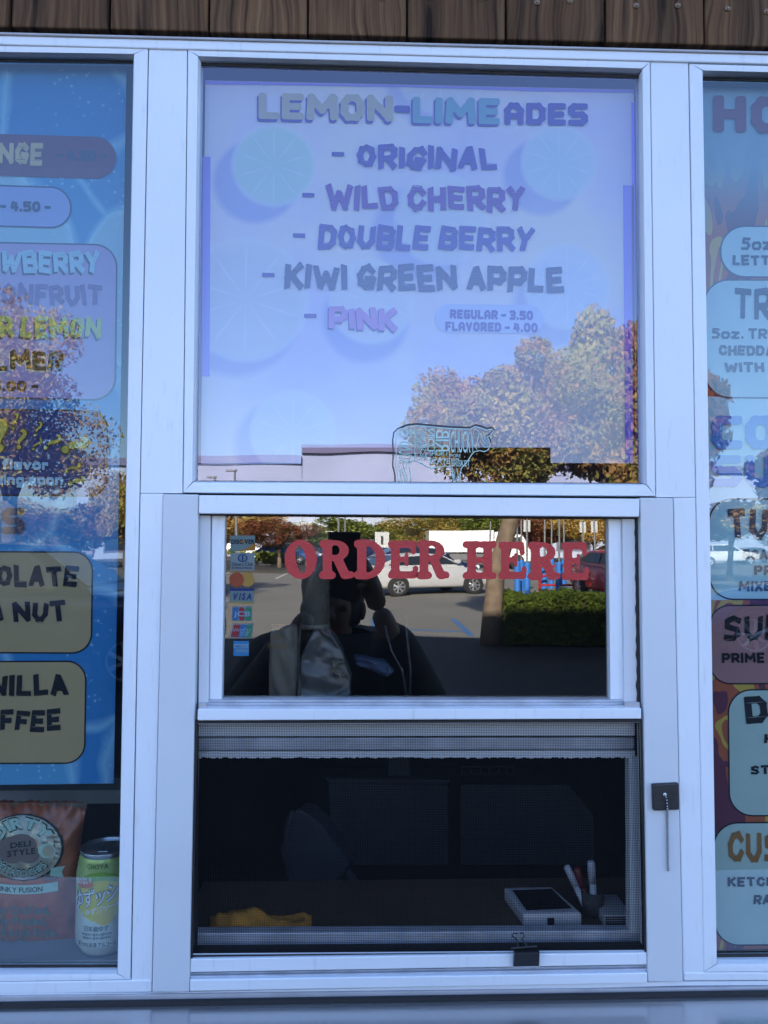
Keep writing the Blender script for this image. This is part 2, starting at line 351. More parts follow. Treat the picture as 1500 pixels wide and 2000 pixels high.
strip('sash_rail',[(408.5,1366.9),(1218,1366.9),(1222,1372),(406,1372.4)],.006,.0225,M['track'],ow,.0008)
strip('track',[(388,1373),(1251,1372.4),(1251,1377.2),(388,1378.2)],.0015,.0055,M['track'],ow,.0008)
strip('track',[(388,1378.8),(1251,1377.8),(1251,1383),(388,1384.6)],-.003,.005,M['track'],ow,.0008)
strip('end_block',[(388.4,1373),(404,1373),(404,1383.8),(387.4,1383.8)],-.0038,-.0005,M['trimgrey'],ow,.0004)
strip('end_block',[(1220,1371.5),(1248,1371.5),(1249,1382.8),(1220,1382.8)],-.0038,-.0005,M['trimgrey'],ow,.0004)
pane('glass_pane',[(436,1008),(1192,1009),(1196,1368),(430,1369)],.0185,M['orderglass'],ow,tilt=GT)
strip('rubber_seal',[(384,1408.5),(1252.6,1405),(1252.6,1411),(384,1413.2)],-.002,.006,M['black'],ow,.0005)
# behind the screen: bottom rails of the raised sash
strip('sash_bottom_rail',[(384,1414),(1240,1411),(1240,1437.4),(383,1438.4)],.018,.040,M['jamb'],ow,.001)
strip('sash_bottom_rail',[(383,1441),(1240,1440.4),(1240,1464.6),(382,1466)],.024,.042,M['track'],ow,.002)
strip('brush_seal',[(382,1467),(1240,1466),(1240,1479)]+[(u,1480+random.uniform(-1.6,1.6)) for u in range(1236,380,-4)],.028,.044,M['jamb'],ow,0)
strip('inner_stile',[(1229,1478),(1246,1478),(1252,1824),(1231,1824)],.028,.044,M['jamb'],ow,.001)
strip('inner_stile',[(374,1440),(384.5,1440),(378,1850),(368,1850)],.028,.044,M['jamb'],ow,.001)
strip('inner_sill',[(368,1822.8),(1256,1817.6),(1256,1855),(368,1862)],.030,.046,M['track'],ow,.0015)
strip('sill_track',[(372,1873),(1263,1860.6),(1264,1884.4),(371,1899.4)],-.003,.02,M['white'],ow,.001)
strip('sill_groove',[(371,1900),(1264,1885),(1264,1891.6),(371,1906)],.003,.02,M['track'],ow,0)
strip('sill_groove',[(371,1906.4),(1264,1892),(1264,1899.6),(371,1913)],-.001,.02,M['track'],ow,.0008)
strip('sill_nosing',[(370.6,1913.6),(1264.8,1900.2),(1265,1921),(370.6,1936.6)],-.006,.02,M['white'],ow,.0012)
strip('seal_line',[(372,1863.4),(1262,1855),(1262,1860),(372,1872.4)],.001,.02,M['black'],ow,0)
for pts in ([(381,1408),(386,1408),(376,1872),(369.6,1872)],[(1250.6,1405),(1253.4,1405),(1264.6,1860),(1259,1860)]): strip('rubber_seal',pts,-.0015,.006,M['black'],ow,0)
# insect screen
scn=wlink('insect_screen',MB().add([W(*p,.0) for p in [(386,1412),(1250,1409.6),(1258.6,1410.5),(388,1414)]],[(0,1,2,3)]).mesh(),M['trimgrey'],ow)
P4=[W(385,1413,.001),W(1250,1410,.001),W(1259,1856,.001),(W(375,1863,.001))]
mb=MB(); wr_=.00019
M['wire']=plain('charcoal_screen_mesh',(.016,.017,.02),.7,spec=.1)
def q(s,t): return (P4[0].lerp(P4[1],s)).lerp(P4[3].lerp(P4[2],s),t)
nx,nz=262,136
for i in range(nx+1):
    a,b=q(i/nx,0),q(i/nx,1); mb.add([a+Vector((-wr_,0,0)),a+Vector((0,-wr_,0)),a+Vector((wr_,0,0)),b+Vector((-wr_,0,0)),b+Vector((0,-wr_,0)),b+Vector((wr_,0,0))],[(0,1,4,3),(1,2,5,4)])
for i in range(nz+1):
    a,b=q(0,i/nz),q(1,i/nz); mb.add([a+Vector((0,.0001,-wr_)),a+Vector((0,-wr_+.0001,0)),a+Vector((0,.0001,wr_)),b+Vector((0,.0001,-wr_)),b+Vector((0,-wr_+.0001,0)),b+Vector((0,.0001,wr_))],[(0,1,4,3),(1,2,5,4)])
o=wlink('mesh_wires',mb.mesh(),M['wire'],scn); o.location=Vector((0,0,0)); tag(o,kind='stuff')
M['alu']=plain('bare_aluminium',(.5,.52,.56),.35,metal=.6)
mb=MB()
for a,b in ((P4[0],P4[1]),(P4[1],P4[2]),(P4[2],P4[3]),(P4[3],P4[0])): mb.tube([a+Vector((0,-.0006,0)),b+Vector((0,-.0006,0))],.0008,6)
o=wlink('spline_edge',mb.mesh(),M['alu'],scn); o.location=Vector((0,0,0))

# steel counter in front
zc=W(750,1944,-.0).z-.001
M['steel']=plain('brushed_steel_counter',(.50,.51,.53),.22,metal=.85,var=.1,scale=3,bump=.03,bscale=25)
ct=empty('counter_shelf',(0,-.13,zc-.03),'brushed grey steel counter shelf running under the windows','counter')
wlink('counter_top',MB().box((-2.6,-.30,zc-.03),(2.9,-.0065,zc)).mesh(),M['steel'],ct,bevel=.003)
wlink('back_seal',MB().box((-2.6,-.0125,zc+.0003),(2.9,-.0065,zc+.004)).mesh(),M['dark'],ct)
for x in (-2.2,-.8,.7,2.3): wlink('bracket',MB().box((x,-.26,zc-.2),(x+.03,-.0005,zc-.031)).mesh(),M['steel'],ct)

# chain and its black mounting square
ch=empty('pull_chain_holder',W(1297,1553,-.005),'small black square plate with a hanging silver ball chain on the white jamb','chain holder')
P=[W(u,v,-.0046) for u,v in ((1271,1529),(1322.5,1526.5),(1323.5,1579),(1273,1581))]
wlink('plate',MB().prism([p+Vector((0,-.006,0)) for p in P],P).mesh(),M['blackplastic'],ch,bevel=.0018,seg=3)
M['chrome']=plain('chain_steel',(.28,.28,.30),.25,metal=1)
M['bolt']=plain('white_stud',(.8,.8,.8),.3)
sp=MB()
def ball(mb,c,r,n=8,m=5,sx=1,sz=1):
    prof=[(max(1e-5,r*sx*math.sin(math.pi*i/m)),-r*sz*math.cos(math.pi*i/m)) for i in range(m+1)]
    return mb.lathe(prof,c,n)
bm_=ball(MB(),(0,0,0),.0014).mesh()
pts=[(1299,1553),(1300.6,1557),(1302,1563),(1302.6,1569),(1303,1575)]+[(1303.2+(i*.0+.014*(v-1575)),v) for i,v in enumerate(np.arange(1580,1703,4.6))]
o=wlink('stud',ball(MB(),W(1298.6,1552,-.0112),.0020,12,8).mesh(),M['bolt'],ch,smooth=True)
chn=wlink('chain',MB().tube([W(u,v,-.0122 if v<1582 else -.0068) for u,v in pts],.00035,5).mesh(),M['chrome'],ch)
wp=[]
for k,(u,v) in enumerate(pts):
    p=W(u,v,-.0122 if v<1582 else -.0068); b_=link('bead',bm_,M['chrome'] if not bm_.materials else None,chn,smooth=True); b_.location=p
# binder clip
bc=empty('binder_clip',W(1027,1868,-.006),'black binder clip pinching the lower edge of the insect screen','binder clip')
P=[W(u,v,-.0045) for u,v in ((1003,1853),(1051,1852),(1052.5,1886),(1002,1887))]
wlink('clip_body',MB().prism([P[0]+Vector((0,-.009,0)),P[1]+Vector((0,-.009,0)),P[2]+Vector((0,-.002,0)),P[3]+Vector((0,-.002,0))],P).mesh(),M['blackplastic'],bc,bevel=.0008)
wlink('clip_lip',MB().tube([W(998,1852,-.010),W(1048.5,1848,-.010)],.0011,8).mesh(),M['blackplastic'],bc)
wlink('clip_lip',MB().tube([W(1001,1888,-.006),W(1053,1887,-.006)],.0008,8).mesh(),M['track'],bc)
wlink('wire_handle',MB().tube([W(u,v,-.010) for u,v in ((1012,1850),(1009,1834),(1000,1828),(1003,1822),(1011,1823))],.0008,6).mesh(),M['black'],bc)
wlink('wire_handle',MB().tube([W(u,v,-.010) for u,v in ((1030,1849),(1019,1833),(1024,1828),(1021,1822),(1015,1823))],.0008,6).mesh(),M['black'],bc)
# ---------------- lettering ----------------
def fill(Fv,x0,y0,h):
    """filled outline of a sampled field (inside < 0): list of points and faces, full cells merged in runs"""
    ny,nx=Fv.shape; V=[];Fc=[];idx={}
    def vid(p):
        k=(round(p[0],5),round(p[1],5))
        if k not in idx: idx[k]=len(V); V.append((x0+p[0]*h,y0+p[1]*h))
        return idx[k]
    ins=Fv<0
    for j in range(ny-1):
        i=0
        while i<nx-1:
            c=(ins[j,i],ins[j,i+1],ins[j+1,i+1],ins[j+1,i])
            if all(c):
                k=i
                while k+1<nx-1 and ins[j,k+2] and ins[j+1,k+2]: k+=1
                Fc.append((vid((i,j)),vid((k+1,j)),vid((k+1,j+1)),vid((i,j+1)))); i=k+1; continue
            if any(c):
                P=((i,j),(i+1,j),(i+1,j+1),(i,j+1)); f=(Fv[j,i],Fv[j,i+1],Fv[j+1,i+1],Fv[j+1,i]); poly=[]
                for a in range(4):
                    b=(a+1)%4
                    if c[a]: poly.append(P[a])
                    if c[a]!=c[b]:
                        t=f[a]/(f[a]-f[b]); poly.append((P[a][0]+(P[b][0]-P[a][0])*t,P[a][1]+(P[b][1]-P[a][1])*t))
                ids=[]
                for p in poly:
                    k=vid(p)
                    if not ids or ids[-1]!=k: ids.append(k)
                if len(ids)>2 and ids[0]!=ids[-1]: Fc.append(tuple(ids))
                elif len(ids)>3: Fc.append(tuple(ids[:-1]))
            i+=1
    return V,Fc
SG={'A':[[(0,0),(0,.7),(.3,1),(.7,1),(1,.7),(1,0)],[(0,.36),(1,.36)]],
'B':[[(0,0),(0,1),(.8,1),(1,.85),(.95,.6),(.85,.52),(0,.52)],[(.85,.52),(1,.4),(1,.15),(.85,0),(0,0)]],
'C':[[(1,1),(.2,1),(0,.8),(0,.2),(.2,0),(1,0)]],'D':[[(0,0),(0,1),(.7,1),(1,.75),(1,.25),(.7,0),(0,0)]],
'E':[[(1,1),(0,1),(0,0),(1,0)],[(0,.5),(.85,.5)]],'F':[[(1,1),(0,1),(0,0)],[(0,.48),(.8,.48)]],
'G':[[(1,1),(.2,1),(0,.8),(0,.2),(.2,0),(1,0),(1,.46),(.6,.46)]],'H':[[(0,0),(0,1)],[(1,0),(1,1)],[(0,.5),(1,.5)]],
'I':[[(0,0),(0,1)]],'K':[[(0,0),(0,1)],[(0,.4),(1,1)],[(.3,.55),(1,0)]],'L':[[(0,1),(0,0),(1,0)]],
'M':[[(0,0),(.05,1),(.5,.35),(.95,1),(1,0)]],'N':[[(0,0),(0,1),(1,0),(1,1)]],
'O':[[(.25,1),(.75,1),(1,.75),(1,.25),(.75,0),(.25,0),(0,.25),(0,.75),(.25,1)]],
'P':[[(0,0),(0,1),(.75,1),(1,.85),(1,.6),(.75,.42),(0,.42)]],'R':[[(0,0),(0,1),(.75,1),(1,.85),(1,.6),(.75,.42),(0,.42)],[(.45,.42),(1,0)]],
'S':[[(1,1),(.2,1),(0,.85),(0,.65),(.2,.5),(.8,.5),(1,.35),(1,.15),(.8,0),(0,0)]],
'T':[[(0,1),(1,1)],[(.5,1),(.5,0)]],'U':[[(0,1),(0,.25),(.25,0),(.75,0),(1,.25),(1,1)]],'V':[[(0,1),(.5,0),(1,1)]],
'W':[[(0,1),(.22,0),(.5,.7),(.78,0),(1,1)]],'X':[[(0,0),(1,1)],[(0,1),(1,0)]],'Y':[[(0,1),(.5,.5),(1,1)],[(.5,.5),(.4,0)]],
'Z':[[(0,1),(1,1),(0,0),(1,0)]],'-':[[(0,.45),(1,.45)]],'.':[[(0,0),(.01,0)]],',':[[(.2,.02),(0,-.15)]],
'0':[[(.25,1),(.75,1),(1,.75),(1,.25),(.75,0),(.25,0),(0,.25),(0,.75),(.25,1)]],
'3':[[(0,1),(.8,1),(1,.8),(.8,.52),(.3,.52)],[(.8,.52),(1,.3),(.8,0),(0,0)]],
'4':[[(.2,1),(0,.35),(1,.35)],[(.75,.9),(.75,0)]],'5':[[(1,1),(0,1),(0,.56),(.8,.56),(1,.4),(1,.15),(.8,0),(0,0)]],
'a':[[(.1,.62),(.85,.62),(1,.5),(1,0),(.15,0),(0,.16),(.15,.32),(1,.32)]],'c':[[(1,.62),(.2,.62),(0,.45),(0,.15),(.2,0),(1,0)]],
'f':[[(1,1),(.5,1),(.3,.85),(.3,0)],[(0,.62),(.9,.62)]],'g':[[(1,.0),(.2,0),(0,.15),(0,.48),(.2,.62),(1,.62),(1,-.2),(.85,-.3),(.1,-.3)]],
'i':[[(0,0),(0,.62)],[(0,.93),(0,.94)]],'l':[[(0,1),(0,0)]],'m':[[(0,0),(0,.62),(.8,.62),(1,.5),(1,0)],[(.5,.6),(.5,0)]],
'n':[[(0,0),(0,.62),(.7,.62),(1,.48),(1,0)]],'o':[[(.2,.62),(.8,.62),(1,.47),(1,.15),(.8,0),(.2,0),(0,.15),(0,.47),(.2,.62)]],
'r':[[(0,0),(0,.62),(1,.62),(1,.5)]],'s':[[(1,.62),(.1,.62),(0,.48),(.1,.32),(.9,.32),(1,.16),(.9,0),(0,0)]],'v':[[(0,.62),(.5,0),(1,.62)]],
'z':[[(0,.62),(1,.62),(0,0),(1,0)]]}
CUT={'A':[[(0,0),(.45,1),(.55,1),(1,0)],[(.25,.3),(.75,.3)]],'C':[[(1,.78),(.75,1),(.3,.97),(0,.6),(.05,.2),(.4,0),(.75,.02),(1,.25)]],
'G':[[(1,.8),(.7,1),(.3,.95),(0,.6),(.05,.2),(.4,0),(.8,.05),(1,.4),(.55,.42)]],
'O':[[(.45,1),(.85,.85),(1,.5),(.8,.1),(.45,0),(.12,.15),(0,.5),(.15,.87),(.45,1)]],
'S':[[(1,.85),(.6,1),(.1,.85),(.1,.6),(.8,.42),(.95,.2),(.6,0),(0,.08)]],
'U':[[(0,1),(.02,.3),(.35,0),(.7,.03),(1,.35),(1,1)]],'5':[[(.9,1),(.15,1),(.1,.6),(.7,.62),(1,.35),(.75,.03),(0,.0)]]}
WID={'I':.0,'i':0,'l':0,'.':.0,',':.1,'M':1.12,'W':1.2,'m':1.1,'N':.85,'-':.5,'E':.66,'F':.62,'L':.6,'f':.5,'r':.45,'T':.8,'1':.3}
_gc={}
def sglyph(ch,st):
    k=(ch,st)
    if k in _gc: return _gc[k]
    t,rr,wf,res,cut=st
    st_=CUT.get(ch,SG.get(ch)) if cut else SG.get(ch)
    W0=WID.get(ch,.74)*wf; Wd=W0*(1-t)+t if W0>0 else t
    h=1/res; pad=3*h; lo=-.4 if ch in 'g,' else 0
    xs=np.arange(-pad,Wd+pad+h,h); ys=np.arange(lo-pad,1+pad+h,h); X,Y=np.meshgrid(xs,ys)
    D=np.full(X.shape,9.0)
    for pl in st_:
        pp=[(t/2+a*(Wd-t),t/2+b*(1-t)) for a,b in pl]
        for (ax,ay),(bx,by) in zip(pp[:-1],pp[1:]):
            L=math.hypot(bx-ax,by-ay); ux,uy=((bx-ax)/L,(by-ay)/L) if L>1e-4 else (1.0,0.0); cx,cy=(ax+bx)/2,(ay+by)/2
            px=np.abs((X-cx)*ux+(Y-cy)*uy)-(L/2+t/2*(1 if not(rr<.03 and cut) else .8)-rr); py=np.abs(-(X-cx)*uy+(Y-cy)*ux)-(t/2-rr)
            d=np.hypot(np.maximum(px,0),np.maximum(py,0))+np.minimum(np.maximum(px,py),0)-rr
            D=np.minimum(D,d)
    v,f=fill(D,xs[0],ys[0],h); _gc[k]=(v,f,Wd); return _gc[k]
_cap=[None]
def bglyph(ch,off,shear=0):
    k=(ch,off,shear)
    if k in _gc: return _gc[k]
    c=bpy.data.curves.new('t','FONT'); c.body=ch; c.offset=off; c.shear=shear; c.resolution_u=3; c.size=1
    o=bpy.data.objects.new('t',c); COL.objects.link(o); bpy.context.view_layer.update()
    me=bpy.data.meshes.new_from_object(o.evaluated_get(bpy.context.evaluated_depsgraph_get()))
    v=[(q_.co.x,q_.co.y) for q_ in me.vertices]; f=[tuple(p.vertices) for p in me.polygons]
    bpy.data.objects.remove(o); bpy.data.curves.remove(c); bpy.data.meshes.remove(me)
    if _cap[0] is None: _cap[0]=1.0; h=bglyph('H',0)[0]; _cap[0]=max(y for x,y in h); _gc.clear()
    s=1/_cap[0]; x0=min([x for x,y in v],default=0); x1=max([x for x,y in v],default=.3)
    _gc[k]=([((x-x0)*s,y*s) for x,y in v],f,(x1-x0)*s); return _gc[k]
BLOCK=(.265,.08,1.0,26,False); HAND=(.255,.012,.98,26,True); THINH=(.215,.012,1.0,24,True)
def text2d(txt,style,gap=.09,jit=0,seed=1,space=.35):
    """laid-out glyphs: list of (verts, faces) in units of cap height, and the total width"""
    rs=random.Random(seed+len(txt)*7+ord(txt[0])); x=0; out=[]
    for ch in txt:
        if ch==' ': x+=space; continue
        g=sglyph(ch,style) if isinstance(style,tuple) and len(style)==5 else bglyph(ch,*style)
        v,f,wd=g
        if jit:
            an=rs.uniform(-1,1)*R(6)*jit; s=1+rs.uniform(-.06,.07)*jit; dy=rs.uniform(-.04,.04)*jit; sh=rs.uniform(-.08,.1)*jit
            tw=rs.uniform(-.12,.12)*jit; cx=wd/2; ca,sa=math.cos(an),math.sin(an); vv=[]
            for a,b in v:
                a2=(a-cx)*(1+tw*(b-.5))+sh*(b-.5); b2=(b-.5)*s*(1+.06*jit*math.sin(a*9+seed))
                vv.append((x+cx+a2*ca-b2*sa,.5+dy+a2*sa+b2*ca))
        else: vv=[(a+x,b) for a,b in v]
        out.append((vv,f)); x+=wd+gap
    return out,x-gap
def lay(txt,x0,x1,y0,y1,h,style,**k):
    """pixel-space letters: baseline from (x0,y0) to (x1,y1), cap height h"""
    L,wd=text2d(txt,style,**k); s=(x1-x0)/wd; V=[];Fc=[]
    for v,f in L:
        n=len(V)
        for a,b in v: V.append((x0+a*s,y0+(y1-y0)*(a*s)/(x1-x0)-b*h))
        Fc+=[tuple(i+n for i in q_) for q_ in f]
    return V,Fc
_lay=[0]
def put(name,V,Fc,mat,parent,yd,dx=0,dy=0,fn=None):
    fn=fn or (lambda u,v:W(u,v,yd))
    me=mesh([fn(u+dx,v+dy) for u,v in V],Fc)
    return wlink(name,me,mat,parent)
def txt(parent,s,x0,x1,y0,y1,h,mat,yd,style=None,shadow=None,sd=(-3,4),**k):
    V,Fc=lay(s,x0,x1,y0,y1,h,style or HAND,**k)
    if shadow: put('letter_shadow',V,Fc,shadow,parent,yd,dx=sd[0],dy=sd[1])
    return put('lettering',V,Fc,mat,parent,yd-.0003)
def rrect(x0,y0,x1,y1,r,sl=0,n=9):
    """rounded box outline in photo pixels; sl = drop of the horizontal edges per pixel"""
    pts=[]
    for cx,cy,a0 in ((x1-r,y0+r,-90),(x1-r,y1-r,0),(x0+r,y1-r,90),(x0+r,y0+r,180)):
        for i in range(n):
            a=R(a0+90*i/(n-1)); px=cx+r*math.cos(a); py=cy+r*math.sin(a); pts.append((px,py+sl*(px-x1)))
    return pts
def panel(parent,x0,y0,x1,y1,r,mat,yd,sl=0,line=None,lw=3,tilt=0,name='menu_panel'):
    def tf(p): return [(u+tilt*(v-(y0+y1)/2),v) for u,v in p]
    if line: 
        P=tf(rrect(x0-lw,y0-lw,x1+lw,y1+lw,r+lw,sl)); put(name+'_outline',P,[tuple(range(len(P)))],line,parent,yd)
    P=tf(rrect(x0,y0,x1,y1,r,sl)); return put(name,P,[tuple(range(len(P)))],mat,parent,yd-.0003)
def ink(c,rough=.6,name='ink'): return plain(name,c,rough,var=.04,scale=14,spec=.12)
DIM=.66
I={k:ink(tuple(x*DIM for x in c),name='ink_'+k) for k,c in dict(black=(.012,.014,.02),plum=(.16,.06,.13),paleblue=(.32,.42,.80),lilac=(.42,.36,.66),sky=(.40,.66,.85),
 dragon=(.20,.13,.36),lime=(.50,.60,.16),yellow=(.55,.48,.10),white=(.72,.75,.78),navy=(.02,.06,.22),tan=(.48,.37,.20),orange=(.62,.50,.28),
 teal=(.18,.46,.46),purple=(.07,.03,.34),cherry=(.17,.02,.32),pink=(.66,.30,.62),pillpale=(.66,.76,.90),khaki=(.62,.56,.30),
 maroon=(.30,.09,.11),rust=(.30,.10,.05),mint=(.50,.66,.62),cyanpanel=(.52,.74,.82),coolblue=(.12,.32,.78),hotmar=(.18,.06,.13),brown=(.34,.17,.06),
 slate=(.04,.07,.14),rose=(.42,.22,.23),red=(.42,.035,.045),flame=(.42,.11,.05),gold=(.55,.38,.07),aqua=(.50,.78,.86)).items()}

def softcircle(n,l,sep,cx,cz,r,soft,ez=1.0):
    a=n.new('ShaderNodeMath'); a.operation='SUBTRACT'; l.new(sep.outputs[0],a.inputs[0]); a.inputs[1].default_value=cx
    b=n.new('ShaderNodeMath'); b.operation='SUBTRACT'; l.new(sep.outputs[2],b.inputs[0]); b.inputs[1].default_value=cz
    c=n.new('ShaderNodeCombineXYZ'); l.new(a.outputs[0],c.inputs[0]); l.new(b.outputs[0],c.inputs[1])
    d=n.new('ShaderNodeVectorMath'); d.operation='LENGTH'; l.new(c.outputs[0],d.inputs[0])
    e=n.new('ShaderNodeMapRange'); e.interpolation_type='SMOOTHSTEP'; l.new(d.outputs['Value'],e.inputs[0])
    e.inputs[1].default_value=r+soft; e.inputs[2].default_value=r-soft; e.inputs[3].default_value=0; e.inputs[4].default_value=1
    return e.outputs[0]
def over(n,l,base,mask,col,amt=1.0):
    m_=n.new('ShaderNodeMath'); m_.operation='MULTIPLY'; l.new(mask,m_.inputs[0]); m_.inputs[1].default_value=amt
    x=n.new('ShaderNodeMix'); x.data_type='RGBA'; l.new(m_.outputs[0],x.inputs[0]); l.new(base,x.inputs[6])
    if isinstance(col,tuple): x.inputs[7].default_value=rgb(col)
    else: l.new(col,x.inputs[7])
    return x.outputs[2]
def lemon_mat(yd):
    m,n,l,b,o=new('printed_citrus_poster'); b.inputs['Roughness'].default_value=.6; b.inputs['Specular IOR Level'].default_value=.12
    g=n.new('ShaderNodeNewGeometry'); sep=n.new('ShaderNodeSeparateXYZ'); l.new(g.outputs['Position'],sep.inputs[0])
    nz=n.new('ShaderNodeTexNoise'); nz.inputs['Scale'].default_value=6; nz.inputs['Detail'].default_value=3; l.new(g.outputs['Position'],nz.inputs['Vector'])
    rp=ramp(n,[(.35,(.54,.53,.60)),(.65,(.66,.65,.50))]); l.new(nz.outputs['Fac'],rp.inputs[0]); base=rp.outputs[0]
    px=.92/F
    def disc(u,v,r,soft,col,amt,base):
        p=W(u,v,yd); return over(n,l,base,softcircle(n,l,sep,p.x,p.z,r*px,soft*px),col,amt)
    wn=n.new('ShaderNodeTexNoise'); wn.inputs['Scale'].default_value=45; l.new(g.outputs['Position'],wn.inputs['Vector'])
    for (u,v,r,dx,dy,sc_,cc,a) in [(535,323,84,-36,32,9,(.42,.64,.52),.85),(1092,318,78,-34,28,9,(.50,.64,.66),.75),(862,428,95,-42,30,12,(.62,.63,.62),.7),
        (480,585,125,-20,28,12,(.62,.62,.60),.75),(725,590,85,-12,36,10,(.66,.64,.66),.8),(572,845,84,-30,24,12,(.62,.66,.72),.75),(1108,560,88,-20,34,12,(.60,.66,.74),.7),(860,140,90,-20,20,12,(.6,.6,.62),.6)]:
        base=disc(u+dx,v+dy,r,sc_,(.20,.26,.48),.75*a,base)
        base=disc(u,v,r,6,(.62,.70,.58),.75*a,base)
        base=disc(u,v,r*.93,10,tuple(x*k for x,k in zip(cc,(.9,.95,.82))),a*.9,base)
        p=W(u,v,yd)
        # segments: thin pale spokes
        a1=n.new('ShaderNodeMath'); a1.operation='SUBTRACT'; l.new(sep.outputs[0],a1.inputs[0]); a1.inputs[1].default_value=p.x
        b1=n.new('ShaderNodeMath'); b1.operation='SUBTRACT'; l.new(sep.outputs[2],b1.inputs[0]); b1.inputs[1].default_value=p.z
        at=n.new('ShaderNodeMath'); at.operation='ARCTAN2'; l.new(a1.outputs[0],at.inputs[0]); l.new(b1.outputs[0],at.inputs[1])
        mu=n.new('ShaderNodeMath'); mu.operation='MULTIPLY'; mu.inputs[1].default_value=10; l.new(at.outputs[0],mu.inputs[0])
        co=n.new('ShaderNodeMath'); co.operation='COSINE'; l.new(mu.outputs[0],co.inputs[0])
        mr=n.new('ShaderNodeMapRange'); l.new(co.outputs[0],mr.inputs[0]); mr.inputs[1].default_value=.9; mr.inputs[2].default_value=1
        mm=n.new('ShaderNodeMath'); mm.operation='MULTIPLY'; l.new(mr.outputs[0],mm.inputs[0]); l.new(softcircle(n,l,sep,p.x,p.z,r*.8*px,r*.15*px),mm.inputs[1])
        base=over(n,l,base,mm.outputs[0],(.80,.86,.76),.28*a)
    l.new(base,b.inputs['Base Color']); return m
def ice_mat(yd):
    m,n,l,b,o=new('printed_ice_poster'); b.inputs['Roughness'].default_value=.6; b.inputs['Specular IOR Level'].default_value=.12
    g=n.new('ShaderNodeNewGeometry'); mp=n.new('ShaderNodeMapping'); mp.inputs['Scale'].default_value=(8,1,6.5); mp.inputs['Rotation'].default_value=(0,.25,0)
    l.new(g.outputs['Position'],mp.inputs[0])
    nw=n.new('ShaderNodeTexNoise'); nw.inputs['Scale'].default_value=9; l.new(g.outputs['Position'],nw.inputs['Vector'])
    sv=n.new('ShaderNodeVectorMath'); sv.operation='SCALE'; sv.inputs['Scale'].default_value=.55; l.new(nw.outputs['Color'],sv.inputs[0])
    av=n.new('ShaderNodeVectorMath'); av.operation='ADD'; l.new(mp.outputs[0],av.inputs[0]); l.new(sv.outputs[0],av.inputs[1])
    vo=n.new('ShaderNodeTexVoronoi'); vo.inputs['Scale'].default_value=1.1; l.new(av.outputs[0],vo.inputs['Vector'])
    bw=n.new('ShaderNodeSeparateColor'); l.new(vo.outputs['Color'],bw.inputs[0])
    rp=ramp(n,[(.0,(.015,.11,.32)),(.35,(.025,.17,.40)),(.5,(.09,.29,.48)),(.62,(.27,.43,.52)),(.8,(.04,.21,.43))]); l.new(bw.outputs[0],rp.inputs[0])
    ve=n.new('ShaderNodeTexVoronoi'); ve.feature='DISTANCE_TO_EDGE'; ve.inputs['Scale'].default_value=1.1; l.new(av.outputs[0],ve.inputs['Vector'])
    re=ramp(n,[(.0,(1,1,1)),(.07,(0,0,0))]); l.new(ve.outputs['Distance'],re.inputs[0])
    base=over(n,l,rp.outputs[0],re.outputs[0],(.28,.52,.66),.5)
    bu=n.new('ShaderNodeTexVoronoi'); bu.inputs['Scale'].default_value=110; l.new(g.outputs['Position'],bu.inputs['Vector'])
    rb=ramp(n,[(.10,(1,1,1)),(.26,(0,0,0))]); l.new(bu.outputs['Distance'],rb.inputs[0])
    nb=n.new('ShaderNodeTexNoise'); nb.inputs['Scale'].default_value=14; l.new(g.outputs['Position'],nb.inputs['Vector'])
    rn=ramp(n,[(.46,(0,0,0)),(.56,(1,1,1))]); l.new(nb.outputs['Fac'],rn.inputs[0])
    mm=n.new('ShaderNodeMath'); mm.operation='MULTIPLY'; l.new(rb.outputs[0],mm.inputs[0]); l.new(rn.outputs[0],mm.inputs[1])
    base=over(n,l,base,mm.outputs[0],(.30,.55,.68),.6)
    l.new(base,b.inputs['Base Color']); return m
def flame_mat(yd):
    m,n,l,b,o=new('printed_flame_poster'); b.inputs['Roughness'].default_value=.6; b.inputs['Specular IOR Level'].default_value=.12
    g=n.new('ShaderNodeNewGeometry'); sep=n.new('ShaderNodeSeparateXYZ'); l.new(g.outputs['Position'],sep.inputs[0])
    mp=n.new('ShaderNodeMapping'); mp.inputs['Scale'].default_value=(16,1,6); l.new(g.outputs['Position'],mp.inputs[0])
    nw=n.new('ShaderNodeTexNoise'); nw.inputs['Scale'].default_value=1.2; nw.inputs['Detail'].default_value=1.5; nw.inputs['Distortion'].default_value=1.2; l.new(mp.outputs[0],nw.inputs['Vector'])
    rp=ramp(n,[(.0,(.10,.025,.05)),(.46,(.30,.075,.035)),(.56,(.40,.28,.05)),(.64,(.30,.075,.035))],'CONSTANT'); l.new(nw.outputs['Fac'],rp.inputs[0])
    z1=W(1430,480,yd).z; z2=W(1430,300,yd).z
    mr=n.new('ShaderNodeMapRange'); mr.interpolation_type='SMOOTHSTEP'; l.new(sep.outputs[2],mr.inputs[0]); mr.inputs[1].default_value=z1; mr.inputs[2].default_value=z2
    base=over(n,l,rp.outputs[0],mr.outputs[0],(.17,.30,.40),.95)
    # the cool half in the middle
    za=W(1430,775,yd).z; zb=W(1430,1172,yd).z; 
    ga=n.new('ShaderNodeMath'); ga.operation='LESS_THAN'; l.new(sep.outputs[2],ga.inputs[0]); ga.inputs[1].default_value=za
    gb=n.new('ShaderNodeMath'); gb.operation='GREATER_THAN'; l.new(sep.outputs[2],gb.inputs[0]); gb.inputs[1].default_value=zb
    mm=n.new('ShaderNodeMath'); mm.operation='MULTIPLY'; l.new(ga.outputs[0],mm.inputs[0]); l.new(gb.outputs[0],mm.inputs[1])
    base=over(n,l,base,mm.outputs[0],(.36,.52,.60),1)
    l.new(base,b.inputs['Base Color']); return m
